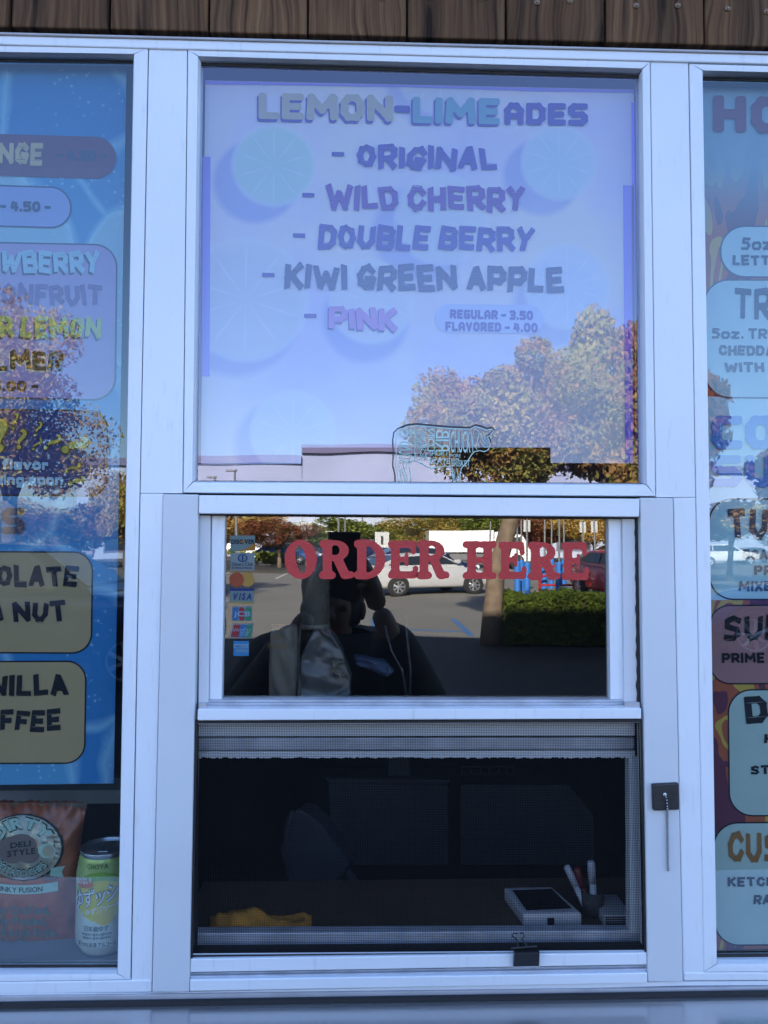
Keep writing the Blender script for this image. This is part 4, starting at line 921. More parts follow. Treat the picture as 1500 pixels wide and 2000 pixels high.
cput('lettering',*lay('酔わない!',162,198,1731,1724,11,(.02,)),CI['white'],.0014)
for dd,mt,o_ in ((.0012,'ink',.05),(.0018,'white',.01)): cput('lettering',*lay('ゆずッシュ',164,262,1775,1752,26,(o_,)),CI[mt],dd)
cput('lettering',*lay('ゆず酒ソーダ',188,250,1787,1772,9,(.02,)),CI['white'],.0014)
cput('lettering',*lay('日本産ゆず',185,230,1818,1818,8,(.0,)),CI['ink'],.0005)
for i,(a,b,v) in enumerate(((180,236,1827),(182,234,1834))): cput('lettering',*lay('無糖料・香料・酸味料',a,b,v,v,4,(.0,)),CI['ink'],.0005)
cput('lettering',*lay('果汁10%未満 アルコール',170,244,1849,1849,7,(.0,)),CI['ink'],.0005)
cput('triangle_mark',*ribbon([(161,1831),(157,1846),(166,1845)],1.2),CI['ink'],.0005)
# ---------------- inside the order window ----------------
M['brownctr']=plain('brown_counter_laminate',(.085,.055,.035),.45,var=.2)
zi=W(700,1826,.05).z
ic=empty('inner_counter',(W(800,1800,.12).x,.13,zi-.02),'brown counter just inside the order window','counter')
wlink('counter_top',MB().box((W(240,1800,.1).x+.08,.047,zi-.03),(W(1300,1800,.1).x,.205,zi)).mesh(),M['brownctr'],ic,bevel=.002)
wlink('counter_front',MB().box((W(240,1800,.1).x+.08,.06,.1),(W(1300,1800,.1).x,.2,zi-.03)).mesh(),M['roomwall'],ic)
# card reader
M['devwhite']=plain('white_device_plastic',(.42,.43,.46),.35); M['screen']=plain('black_glass_screen',(.01,.01,.012),.12)
pos=empty('card_terminal',(W(1080,1780,.1).x,.13,zi),'white card terminal with slanted black screen on the inner counter','card terminal')
T=[W(984,1733,.135),W(1078,1731,.135),W(1137,1783,.062),W(1022,1786,.062)]
Bq=[Vector((p.x,p.y,zi+.0005)) for p in T]; 
wlink('housing',MB().add(T+Bq,[(0,3,2,1),(4,5,6,7),(0,1,5,4),(1,2,6,5),(2,3,7,6),(3,0,4,7)]).mesh(),M['devwhite'],pos,bevel=.003,seg=3)
nrm=(T[1]-T[0]).cross(T[3]-T[0]).normalized(); nrm=-nrm if nrm.z<0 else nrm
def tp(s,t): return T[0].lerp(T[1],s).lerp(T[3].lerp(T[2],s),t)
wlink('screen',mesh([tp(a,b)+nrm*.0008 for a,b in ((.12,.14),(.92,.12),(.9,.86),(.1,.88))],[(0,1,2,3)]),M['screen'],pos)
wlink('card_slot',MB().box((T[3].x+.030,.0608,zi+.001),(T[3].x+.038,.0616,zi+.012)).mesh(),M['screen'],pos)
# markers in a cup
cup=empty('pen_cup',(W(1160,1800,.09).x,.095,zi),'dark pen cup behind the card terminal','pen cup')
cx=W(1160,1800,.09).x; wlink('cup',MB().lathe([(.0,.001),(.013,.001),(.0145,.030),(.0135,.030),(.0125,.003),(.0,.003)],(cx,.095,zi),20).mesh(),M['roomwall'],cup,smooth=True)
M['redpen']=plain('red_pen_barrel',(.11,.012,.012),.35); M['whitepen']=plain('white_marker_barrel',(.36,.40,.46),.35)
for lab,a,b,mt,r_ in (('white marker leaning left in the pen cup',(1106,1690,.105),(1158,1803,.095),'whitepen',.0042),('white marker standing upright in the pen cup',(1154,1681,.088),(1163,1803,.095),'whitepen',.0045),('red marker standing between the two white markers',(1126,1694,.10),(1160,1803,.101),'redpen',.0042)):
    A,B=W(*a),W(*b); mk=empty('marker_pen',B,lab,'marker','marker pens in the cup'); C=A.lerp(B,.35)
    wlink('barrel',MB().tube([C,B],r_,12).mesh(),M[mt],mk,smooth=True); wlink('cap',MB().tube([A,A.lerp(C,.1),C],[r_*.7,r_*1.12,r_*1.12],12).mesh(),M[mt],mk,smooth=True)
bx=empty('card_box',(W(1205,1800,.1).x,.11,zi),'small box of paper cards at the right end of the inner counter','box')
A=W(1180,1787,.062); Bx=W(1236,1812,.062)
wlink('box_body',MB().box((A.x,.062,zi+.0003),(Bx.x,.12,A.z-.001)).mesh(),M['devwhite'],bx,bevel=.001)
for k in range(4): wlink('card',MB().box((A.x+.0015,.0605,zi+.003+k*.0028),(Bx.x-.001,.0617,zi+.0042+k*.0028)).mesh(),M['blackplastic'],bx)
# yellow cloth
M['cloth']=plain('yellow_cleaning_cloth',(.58,.25,.03),.9,var=.2,scale=30,bump=.15,bscale=500)
cl=empty('cleaning_cloth',(W(510,1820,.075).x,.08,zi),'crumpled yellow cleaning cloth on the inner counter left end','cloth')
NX,NY=60,24; vs=[];fs=[]
pf=[(410,1822),(418,1800),(432,1788),(440,1796),(448,1782),(462,1780),(480,1781),(505,1786),(520,1796),(535,1805),(560,1803),(585,1797),(600,1792),(604,1806),(609,1822)]
def ph(u):
    for (a,b),(c,d) in zip(pf[:-1],pf[1:]):
        if a<=u<=c: return b+(d-b)*(u-a)/(c-a)
    return 1822
for j in range(NY+1):
    for i in range(NX+1):
        u=410+199*i/NX; t=j/NY; hgt=max(.0015,(W(u,(ph(u-7)+ph(u)+ph(u+7)+ph(u+3)+ph(u-3))/5,.07).z-zi))*max(0,math.sin(math.pi*(t*.9+.1)))**.6
        y=.051+t*.05; fold=.0022*math.sin(u*.055+t*7)+.0012*math.sin(u*.10-t*6)
        vs.append(Vector((W(u,1800,y).x,y,zi+max(.0008,hgt+fold*(hgt>.004)))))
for j in range(NY):
    for i in range(NX): a=j*(NX+1)+i; fs.append((a,a+1,a+NX+2,a+NX+1))
o=wlink('cloth_sheet',mesh(vs,fs),M['cloth'],cl,smooth=True); s=o.modifiers.new('t','SOLIDIFY'); s.thickness=.0015
# chair
M['chair']=plain('grey_chair_vinyl',(.12,.125,.145),.4)
chp=[(572,1585),(562,1610),(556,1660),(566,1710),(590,1752),(618,1752),(640,1750),(660,1722),(682,1690),(655,1650),(625,1610),(600,1588),(585,1581)]
cr=empty('stool_chair',(W(620,1700,.75).x,.8,.1),'grey padded chair in the dark behind the order window','chair')
P=[W(u,v,.72) for u,v in chp]; wlink('backrest',MB().prism(P,[p+Vector((.02,.05,0)) for p in P]).mesh(),M['chair'],cr,bevel=.008,seg=3)
wlink('back_edge',MB().tube([W(u,v,.715) for u,v in chp[:5]],.007,8).mesh(),M['chair'],cr,smooth=True)
wlink('arm_post',MB().tube([W(672,1690,.76),W(690,1720,.76),W(712,1752,.76),W(720,1810,.76)],.009,8).mesh(),M['chair'],cr,smooth=True)
sx=W(650,1700,.75).x; wlink('seat',MB().box((sx-.2,.6,.55),(sx+.2,1.0,.62)).mesh(),M['chair'],cr,bevel=.02); 
for a,b in ((-.17,.63),(.17,.63),(-.17,.97),(.17,.97)): wlink('leg',MB().tube([(sx+a,b,.55),(sx+a*1.1,b,.1)],.012,8).mesh(),M['track'],cr)
# cabinet doors
M['cab']=plain('dull_grey_cabinet',(.30,.30,.31),.5,var=.08); M['cabd']=plain('cabinet_shadow_frame',(.01,.01,.012),.6)  # carcass is plain black around the dull grey doors
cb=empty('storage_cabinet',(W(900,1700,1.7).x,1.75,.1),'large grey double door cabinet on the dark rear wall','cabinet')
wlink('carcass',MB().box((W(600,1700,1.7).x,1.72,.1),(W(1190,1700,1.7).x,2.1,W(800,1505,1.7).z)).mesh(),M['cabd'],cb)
P=[W(u,v,1.7) for u,v in ((642,1530),(876,1534),(876,1690),(648,1690))]; wlink('door',MB().prism(P,[p+Vector((0,.019,0)) for p in P]).mesh(),M['cab'],cb,bevel=.004)
P=[W(u,v,1.7) for u,v in ((636,1521),(878,1523),(876,1531),(644,1529))]; wlink('door_rail',MB().prism(P,[p+Vector((0,.019,0)) for p in P]).mesh(),M['cab'],cb,bevel=.002)
P=[W(u,v,1.7) for u,v in ((900,1534),(1112,1535),(1160,1592),(1162,1690),(900,1690))]; wlink('door',MB().prism(P,[p+Vector((0,.019,0)) for p in P]).mesh(),M['cab'],cb,bevel=.004)
# duct, light tube, wire rack
M['duct']=plain('dull_duct_metal',(.15,.15,.16),.45,metal=.3)
dk=empty('vent_duct',W(772,1500,1.5),'grey duct hanging above the cabinet','duct'); P=[W(u,v,1.5) for u,v in ((760,1440),(798,1440),(802,1517),(756,1517))]
wlink('duct_body',MB().prism(P,[p+Vector((0,.2,0)) for p in P]).mesh(),M['duct'],dk,bevel=.005)
rk=empty('wire_rack',W(960,1500,1.3),'small wire rack hanging high at the back of the kiosk','rack'); mb=MB()
for v in (1497,1512): mb.tube([W(900,v,1.3),W(1005,v,1.3)],.002,5)
for u in (903,920,938,956,974,990,1003): mb.tube([W(u,1497,1.3),W(u,1512,1.3)],.0015,5)
wlink('rack_wires',mb.mesh(),M['duct'],rk)
# towel tube, paper sheets, plastic bag and cables behind the raised sash
M['tube']=plain('olive_grey_tube',(.085,.085,.07),.4); M['paper']=plain('brown_grey_paper_sack',(.11,.098,.075),.8,var=.15,scale=20,bump=.5,bscale=30)
M['plas']=plain('clear_grey_plastic_sack',(.07,.07,.068),.35,var=.3,scale=12,bump=.9,bscale=30); M['blu']=plain('dull_blue_cloth',(.02,.035,.075),.7)
tb=empty('cup_dispenser',W(616,1225,.10),'tall olive grey cup dispenser tube behind the red letters','dispenser')
a,b=W(616,1020,.10),W(616,1224,.10); wlink('tube',MB().tube([a,b],.0185,24).mesh(),M['tube'],tb,smooth=True); wlink('end_ring',MB().tube([b+Vector((0,0,.004)),b-Vector((0,0,.002))],.0195,24).mesh(),M['tube'],tb,smooth=True)
def crumple(name,pts,y,mat,root,dep=.03,seed=1,nx=16,ny=16):
    rs=random.Random(seed); bm=bmesh.new(); us=[p[0] for p in pts]; vs_=[p[1] for p in pts]
    P=[W(u,v,y) for u,v in pts]; Q=[p+Vector((0,dep,0)) for p in P]
    me=MB().prism(P,Q).mesh(); bm.from_mesh(me); bmesh.ops.triangulate(bm,faces=bm.faces); bmesh.ops.subdivide_edges(bm,edges=bm.edges,cuts=3,use_grid_fill=True)
    for v in bm.verts: v.co+=Vector((rs.uniform(-1,1)*.0015,rs.uniform(-1,1)*.006,rs.uniform(-1,1)*.0015))
    bm.to_mesh(me); bm.free(); o=wlink(name,me,mat,root,smooth=True); sb_=o.modifiers.new('s','SUBSURF'); sb_.levels=1; sb_.render_levels=2; return o
sk=empty('paper_sack',W(550,1370,.07),'brown paper sack with dark lettering behind the sash glass','paper sack')
crumple('sack_body',[(528,1228),(578,1222),(588,1372),(524,1372)],.075,M['paper'],sk,seed=3)
for s_,a,b,v in (('SIZE',530,556,1230),('OUR',528,549,1249),('PAGE',524,560,1267)): put('lettering',*lay(s_,a,b,v,v,11,(.0,)),I['brown'],sk,.064)
bg2=empty('plastic_sack',W(625,1370,.09),'crumpled clear plastic sack of rolls behind the sash glass','plastic sack')
crumple('sack_body',[(612,1228),(640,1226),(668,1270),(686,1330),(684,1372),(578,1372),(584,1290)],.085,M['plas'],bg2,seed=5,dep=.05)
crumple('bread_roll',[(648,1290),(672,1292),(676,1320),(662,1325),(650,1312)],.078,M['paper'],bg2,seed=8,dep=.004)
bt=empty('apron_bundle',W(720,1300,.16),'dull blue folded cloth bundle hanging behind the sash','cloth')
crumple('bundle',[(690,1282),(752,1292),(770,1312),(756,1322),(694,1300)],.14,M['blu'],bt,seed=2,dep=.03)
for lab,pt in (('thin black cord hanging left of the plastic sack',((588,1215),(584,1260),(582,1320),(578,1375))),('black cord curving down to the right of the blue bundle',((752,1222),(764,1270),(786,1310),(796,1375))),('black cord hanging straight, rightmost of the hanging cords',((792,1200),(796,1250),(802,1310),(800,1375)))):
    tag(wlink('hanging_cord',MB().tube([W(u,v,.072) for u,v in pt],.0016,8).mesh(),M['black'],None,smooth=True),lab,'cord','black cords hanging behind the sash')
# ================= the car park seen mirrored in the glass =================
def ground_mat():
    m,n,l,b,o=new('aged_asphalt'); b.inputs['Roughness'].default_value=.9
    g=n.new('ShaderNodeNewGeometry'); nz=n.new('ShaderNodeTexNoise'); nz.inputs['Scale'].default_value=.35; nz.inputs['Detail'].default_value=9; nz.inputs['Roughness'].default_value=.65; l.new(g.outputs['Position'],nz.inputs['Vector'])
    rp=ramp(n,[(.3,(.17,.163,.145)),(.7,(.225,.215,.19))]); l.new(nz.outputs['Fac'],rp.inputs[0])
    n2=n.new('ShaderNodeTexNoise'); n2.inputs['Scale'].default_value=60; l.new(g.outputs['Position'],n2.inputs['Vector'])
    r2=ramp(n,[(.3,(.8,.8,.8)),(.7,(1.12,1.12,1.12))]); l.new(n2.outputs['Fac'],r2.inputs[0])
    mx=n.new('ShaderNodeMix'); mx.data_type='RGBA'; mx.blend_type='MULTIPLY'; mx.inputs[0].default_value=1; l.new(rp.outputs[0],mx.inputs[6]); l.new(r2.outputs[0],mx.inputs[7])
    l.new(mx.outputs[2],b.inputs['Base Color']); return m
M['asphalt']=ground_mat()
tag(link('ground',MB().box((-900,-1500,-.2),(900,900,0)).mesh(),M['asphalt']),kind='structure')
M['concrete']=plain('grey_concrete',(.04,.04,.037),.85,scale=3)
tag(link('pavement',MB().box((-30,-4.2,.004),(30,-.0,.02)).mesh(),M['concrete']),kind='structure')
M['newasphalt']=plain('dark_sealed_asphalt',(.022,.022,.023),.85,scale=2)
tag(link('driveway',MB().box((-30,-12.55,.002),(30,-4.21,.006)).mesh(),M['newasphalt']),kind='structure')  # near-black sheet puts the building's shade into the ground colour
M['linewhite']=plain('white_road_paint',(.6,.6,.58),.7); M['lineblue']=plain('blue_road_paint',(.05,.16,.38),.7); M['soil']=plain('bark_mulch',(.06,.045,.03),.95,bump=.8)
mb=MB()
for i in range(14): mb.box((-26+i*2.8,-37,.004),(-25.88+i*2.8,-32,.008))
tag(link('parking_lines',mb.mesh(),M['linewhite']),kind='structure')
a=MX(790,1210,14.5); tag(link('blue_parking_bay',MB().box((a.x-.6,-15.5,.005),(a.x-.48,-12.9,.009)).box((a.x+1.1,-15.5,.005),(a.x+1.22,-12.9,.009)).box((a.x-.47,-13.5,.005),(a.x+1.09,-13.38,.009)).mesh(),M['lineblue']),kind='structure')

def leafmat(name,cols,trans=.35):
    m,n,l,b,o=new(name); n.remove(b)
    g=n.new('ShaderNodeNewGeometry'); nz=n.new('ShaderNodeTexNoise'); nz.inputs['Scale'].default_value=.9; nz.inputs['Detail'].default_value=5; nz.inputs['Roughness'].default_value=.75; l.new(g.outputs['Position'],nz.inputs['Vector'])
    rp=ramp(n,[(.30+.40*i/(len(cols)-1),c) for i,c in enumerate(cols)]); l.new(nz.outputs['Fac'],rp.inputs[0])
    d=n.new('ShaderNodeBsdfDiffuse'); t=n.new('ShaderNodeBsdfTranslucent'); x=n.new('ShaderNodeMixShader'); x.inputs[0].default_value=trans
    l.new(rp.outputs[0],d.inputs[0]); l.new(rp.outputs[0],t.inputs[0]); l.new(d.outputs[0],x.inputs[1]); l.new(t.outputs[0],x.inputs[2]); l.new(x.outputs[0],o.inputs[0]); return m
G1=(.13,.17,.04);G2=(.28,.32,.07);OR=(.52,.28,.09);YE=(.58,.46,.13);RD=(.28,.09,.06);DG=(.05,.08,.025)
M['lf_mix']=leafmat('autumn_leaves_green_orange',[G1,G2,OR,G2,YE,G2]); M['lf_red']=leafmat('autumn_leaves_red',[RD,(.10,.06,.02),RD,OR]); M['lf_green']=leafmat('green_leaves',[DG,G1,G2,(.08,.1,.03)])
M['lf_gold']=leafmat('golden_leaves',[G2,YE,OR,YE]); M['bark']=plain('grey_brown_bark',(.16,.12,.085),.9,var=.3,scale=9,bump=.8,bscale=30)
def crown_mesh(rx,ry,rz,n,leaf,seed,clumps=26):
    rs=np.random.default_rng(seed); cs=[]
    for k in range(clumps):
        d=rs.normal(size=3); d/=np.linalg.norm(d); cs.append(d*rs.uniform(.35,.86)*np.array([rx,ry,rz]))
    cs=np.array(cs); cr=rs.uniform(.22,.42,clumps)*min(rx,rz)
    k=rs.integers(0,clumps,n); d=rs.normal(size=(n,3)); d/=np.linalg.norm(d,axis=1)[:,None]
    P=cs[k]+d*(cr[k]*rs.uniform(.35,1.05,n)**.6)[:,None]
    a=rs.normal(size=(n,3)); a/=np.linalg.norm(a,axis=1)[:,None]; b_=np.cross(a,rs.normal(size=(n,3))); b_/=np.linalg.norm(b_,axis=1)[:,None]
    s=(leaf*rs.uniform(.6,1.3,n))[:,None]; V=np.stack([P-a*s,P+b_*s*.55,P+a*s,P-b_*s*.55],1).reshape(-1,3)
    me=bpy.data.meshes.new('crown'); me.vertices.add(4*n); me.vertices.foreach_set('co',V.ravel().astype('f'))
    me.loops.add(4*n); me.loops.foreach_set('vertex_index',np.arange(4*n)); me.polygons.add(n); me.polygons.foreach_set('loop_start',np.arange(0,4*n,4)); me.update(calc_edges=True); me.validate(); return me
def trunk_mesh(h,r,spread,rise,seed,lean=0):
    rs=random.Random(seed); mb=MB(); mb.tube([(0,0,0),(lean*.3,.0,h*.35),(lean*.7,.02,h*.7),(lean,0,h)],[r*1.25,r,r*.9,r*.75],10)
    for k in range(7):
        an=k*2.4+rs.uniform(-.4,.4); st=Vector((lean*.9,0,h*rs.uniform(.75,1))); e=Vector((math.cos(an)*spread*rs.uniform(.4,.8)+lean,math.sin(an)*spread*rs.uniform(.4,.8),h+rise*rs.uniform(.35,.85)))
        mid=st.lerp(e,.5)+Vector((0,0,.15*rise)); mb.tube([st,mid,e],[r*.45,r*.28,r*.08],7)
    return mb.mesh()
cms={}
def tree(name,label,x,y,base,top,rx,mat,n=2500,leaf=.14,seed=1,r=.12,group=None,lean=0,ry=None):
    """base = height where the crown starts"""
    t=empty(name,(x,y,0),label,'tree',group); rz=(top-base)/2
    key=(seed,n); 
    if key not in cms: cms[key]=(crown_mesh(1,1,1,n,leaf/max(rx,.1),seed), )
    c=link('crown',cms[key][0],None,t); c.location=(lean,0,base+rz); c.scale=(rx,ry or rx,rz)
    if not c.data.materials: c.data.materials.append(mat)
    c.material_slots[0].link='OBJECT'; c.material_slots[0].material=mat
    link('trunk',trunk_mesh(base+rz*.3,r,rx*.8,rz*1.2,seed,lean),M['bark'],t,smooth=True); return t
def TR(name,label,u,vtop,vbase,halfpx,D,mat,**k):
    c=MX(u,vtop,D); b=MX(u,vbase,D); return tree(name,label,c.x,c.y,max(.5,b.z),c.z,halfpx*D/F,mat,**k)
# near tree at the kerb (two crowns make the autumn mass in the violet pane)
TR('autumn_tree','taller orange and green tree mirrored at the right edge of the violet glass',1190,612,985,130,13.5,M['lf_mix'],n=32000,leaf=.05,seed=5,r=.12)
TR('red_tree','dark red leaved tree mirrored beyond the right mullion',1330,660,960,110,14.5,M['lf_red'],n=12000,leaf=.06,seed=9,r=.12)
TR('autumn_tree','pale orange leaved tree mirrored in the left drink menu',30,600,985,180,16,M['lf_gold'],n=22000,leaf=.05,seed=13,r=.16)
TR('autumn_tree','orange tree mirrored at the far left, beyond the drink menu',-230,560,980,200,17,M['lf_mix'],n=15000,leaf=.08,seed=15,r=.16)
TR('autumn_tree','brown gold tree mirrored behind the TURKEY panel',1560,925,1062,170,30,M['lf_gold'],n=8000,leaf=.18,seed=17)
TR('autumn_tree','rusty small tree mirrored below the SUBS lettering',1420,965,1050,90,34,M['lf_red'],n=5000,leaf=.18,seed=18)
TR('bare_autumn_tree','sparse tree mirrored at the lower right behind the COLD lettering',1530,840,1000,75,22,M['lf_red'],n=1500,leaf=.12,seed=19)
# tree belt at the back of the car park
specs=[('lf_gold',-330,960,120,46),('lf_green',-180,950,120,52),('lf_mix',-60,962,110,48),('lf_gold',60,955,110,50),('lf_red',160,968,90,46),('lf_gold',250,870,70,44),('lf_mix',330,985,80,50),('lf_gold',440,978,95,48),('lf_red',545,1006,62,42),
 ('lf_green',640,1000,80,60),('lf_green',730,1012,60,66),('lf_mix',830,990,85,58),('lf_green',905,985,80,64),('lf_green',1000,985,90,60),('lf_red',1075,990,80,56),('lf_gold',1160,985,85,52),('lf_green',1250,985,90,58),('lf_mix',1350,970,90,50),('lf_green',1700,950,120,52),('lf_mix',1860,950,120,50)]
nm={'lf_gold':'golden','lf_green':'green','lf_mix':'green and orange','lf_red':'dark red'}
wh=['far left edge','left of the drink menu','behind the CHOCOLATE panel','behind the drink menu lettering','behind the soon lettering','beside the left mullion','behind the left jamb','above the DISCOVER sticker','left above the O of ORDER','above the R of ORDER','above the D of ORDER','above the last R of ORDER','above the white truck','right of the big trunk','above the first blue posts','above the middle blue posts','above the last E of HERE','behind the right mullion','beyond the TURKEY panel','far right edge']
for i,(mt,u,vt,hp,D) in enumerate(specs):
    TR('background_tree','far %s tree mirrored %s'%(nm[mt],wh[i]),u,vt,1070,hp+22,D,M[mt],n=9000,leaf=.16,seed=30+i%5,group='trees along the back of the car park')
M['woods']=M['lf_green']
# big trunk of a kerbside tree, right of the middle
def bigtrunk():
    p=MX(960,1236,12.6); q=MX(1000,1010,12.6); t=empty('leaning_trunk_tree',(p.x,p.y,0),'large leaning autumn tree, trunk behind the H of HERE and crown above the cow decal','tree')
    mb=MB(); L=[(0,0,-.05),(.02,0,.5),(.10,0,1.2),(q.x-p.x,.0,q.z),(q.x-p.x+.12,.05,q.z+1.0)]; mb.tube(L,[.21,.165,.15,.14,.10],16)
    s_=Vector(L[3])
    for dx,dz in ((.9,2.2),(-.9,1.9),(.35,2.6),(-.3,2.4),(1.4,1.5),(-1.3,1.2)): mb.tube([s_+Vector((0,0,.2)),s_+Vector((dx*.5,.05,dz*.55)),s_+Vector((dx,.1,dz))],[.075,.05,.015],8)
    link('trunk',mb.mesh(),M['bark'],t,smooth=True)
    a=MX(1005,652,12.6); b=MX(1005,1000,12.6); hz=(a.z-b.z)/2
    c=link('crown',crown_mesh(1.85,1.5,hz,55000,.042,44,44),M['lf_mix'],t); c.location=(a.x-p.x,-.2,b.z+hz)
bigtrunk()
# hedge
def hedge():
    a=MX(990,1166,12.3); x1=MX(1480,1166,12.3).x; h=a.z; y=a.y; root=empty('clipped_hedge',((a.x+x1)/2,y-.45,0),'long clipped green hedge mirrored below the letters HERE','hedge')
    rs=np.random.default_rng(3); n=26000; L=x1-a.x
    P=np.stack([rs.uniform(-L/2,L/2,n),rs.uniform(-.45,.45,n),rs.uniform(.05,h,n)],1)
    f=rs.integers(0,3,n); P[f==0,2]=h+.035*np.sin(P[f==0,0]*5)+.02*np.sin(P[f==0,0]*13)+rs.normal(0,.03,(f==0).sum()); P[f==1,1]=.45+rs.normal(0,.03,(f==1).sum())
    aa=rs.normal(size=(n,3)); aa/=np.linalg.norm(aa,axis=1)[:,None]; b_=np.cross(aa,rs.normal(size=(n,3))); b_/=np.linalg.norm(b_,axis=1)[:,None]; s=rs.uniform(.02,.045,n)[:,None]
    V=np.stack([P-aa*s,P+b_*s*.6,P+aa*s,P-b_*s*.6],1).reshape(-1,3); me=bpy.data.meshes.new('h'); me.vertices.add(4*n); me.vertices.foreach_set('co',V.ravel().astype('f')); me.loops.add(4*n); me.loops.foreach_set('vertex_index',np.arange(4*n)); me.polygons.add(n); me.polygons.foreach_set('loop_start',np.arange(0,4*n,4)); me.update(calc_edges=True)
    tag(link('foliage',me,leafmat('hedge_leaves',[(.03,.05,.012),(.10,.14,.025),(.16,.19,.04)]),root),kind='stuff')
    link('inner_branches',MB().box((-L/2+.1,-.35,.0),(L/2-.1,.35,h-.1)).mesh(),M['soil'],root)
hedge()
# distant store: white stepped building
M['storewall']=plain('pale_store_wall',(.40,.45,.58),.8,scale=.2); M['fascia']=plain('violet_grey_fascia',(.16,.15,.24),.7); M['pane']=plain('dark_store_glass',(.03,.04,.05),.15)
def store():
    D=70.0; a=MX(395,885,D); y=a.y; root=empty('white_store_building',(MX(700,900,D).x,y-8,0),'long white store building with a dark stepped roofline mirrored beside the cow decal','building')
    for (u0,u1,v) in ((150,590,900),(590,1075,884),(1075,1600,914)):
        A=MX(u0,v,D);B=MX(u1,v,D); x0,x1=A.x+.02,B.x-.02; z=A.z
        wlink('wall',MB().box((x0,y-15,0),(x1,y,z)).mesh(),M['storewall'],root)
        wlink('fascia',MB().box((x0,y-15.2,z+.01),(x1,y+.4,z+.7)).mesh(),M['fascia'],root)
    A=MX(590,884,D); 
    for i in range(9):
        x=MX(240+i*110,1000,D).x; f=wlink('window',MB().box((x-1.6,y+.02,.6),(x+1.6,y+.10,2.9)).mesh(),M['fascia'],root); g=wlink('window_pane',MB().box((x-1.45,y+.102,.75),(x+1.45,y+.13,2.75)).mesh(),M['pane'],f)
store()
# ---------------- vehicles ----------------
def paint(name,c,metal=.4,rough=.28): 
    m=plain(name,c,rough,metal=metal,var=.03,coat=.6); return m
M['tyre']=plain('tyre_rubber',(.02,.02,.02),.8); M['rim']=plain('alloy_rim',(.6,.61,.63),.3,metal=.8); M['carglass']=plain('car_glass',(.02,.025,.03),.06,spec=.8)
M['head']=plain('headlight_lens',(.75,.78,.8),.08,spec=.9); M['tail']=plain('tail_lamp',(.45,.03,.03),.2)
_rim=None
def wheel(root,x,y,r=.32,w_=.2,side=1):
    global _rim
    t=link('wheel',MB().lathe([(r*.62,-w_/2),(r*.93,-w_/2),(r,-w_*.35),(r,w_*.35),(r*.93,w_/2),(r*.62,w_/2)],(0,0,0),28).mesh(),M['tyre'],root,smooth=False)
    t.location=(x,y,r); t.rotation_euler=(R(90),0,0)
    mb=MB(); mb.lathe([(r*.58,w_*.5),(r*.64,w_*.52),(r*.64,-w_*.3),(r*.58,-w_*.3)],(0,0,0),28)
    for z in (w_*.42,):
        for k in range(7):
            a=2*math.pi*k/7; 
            for s in (-.0,): mb.tube([(0,0,z),(math.cos(a)*r*.6,math.sin(a)*r*.6,z)],r*.085,6)
        mb.lathe([(.0,z+.02),(r*.16,z+.015),(r*.18,z-.02)],(0,0,0),14)
    rm=mb.mesh(); g=link('rim',rm,M['rim'],t); g.scale=(1,1,1 if side<0 else -1)
    d=link('brake_disc',MB().lathe([(0,0),(r*.57,0)],(0,0,0),20).mesh(),M['tyre'],t)
SED=dict(L=4.5,W=1.74,low=[(-2.25,.42,.62),(-2.2,.30,.98),(-1.75,.25,1.05),(-1.0,.22,1.0),(0,.2,.96),(1.0,.2,.98),(1.6,.24,.90),(2.1,.28,.76),(2.25,.36,.55)],
 cab=[(-1.95,1.02),(-1.15,1.40),(-.3,1.45),(.35,1.40),(1.15,.97)],wx=(-1.3,1.35),r=.32)
SUV=dict(L=4.7,W=1.85,low=[(-2.35,.5,.9),(-2.3,.36,1.12),(-1.6,.3,1.15),(0,.28,1.12),(.9,.28,1.14),(1.7,.3,1.08),(2.2,.34,.92),(2.35,.45,.66)],
 cab=[(-2.28,1.14),(-2.05,1.66),(-.5,1.74),(.2,1.70),(1.0,1.12)],wx=(-1.4,1.45),r=.37)
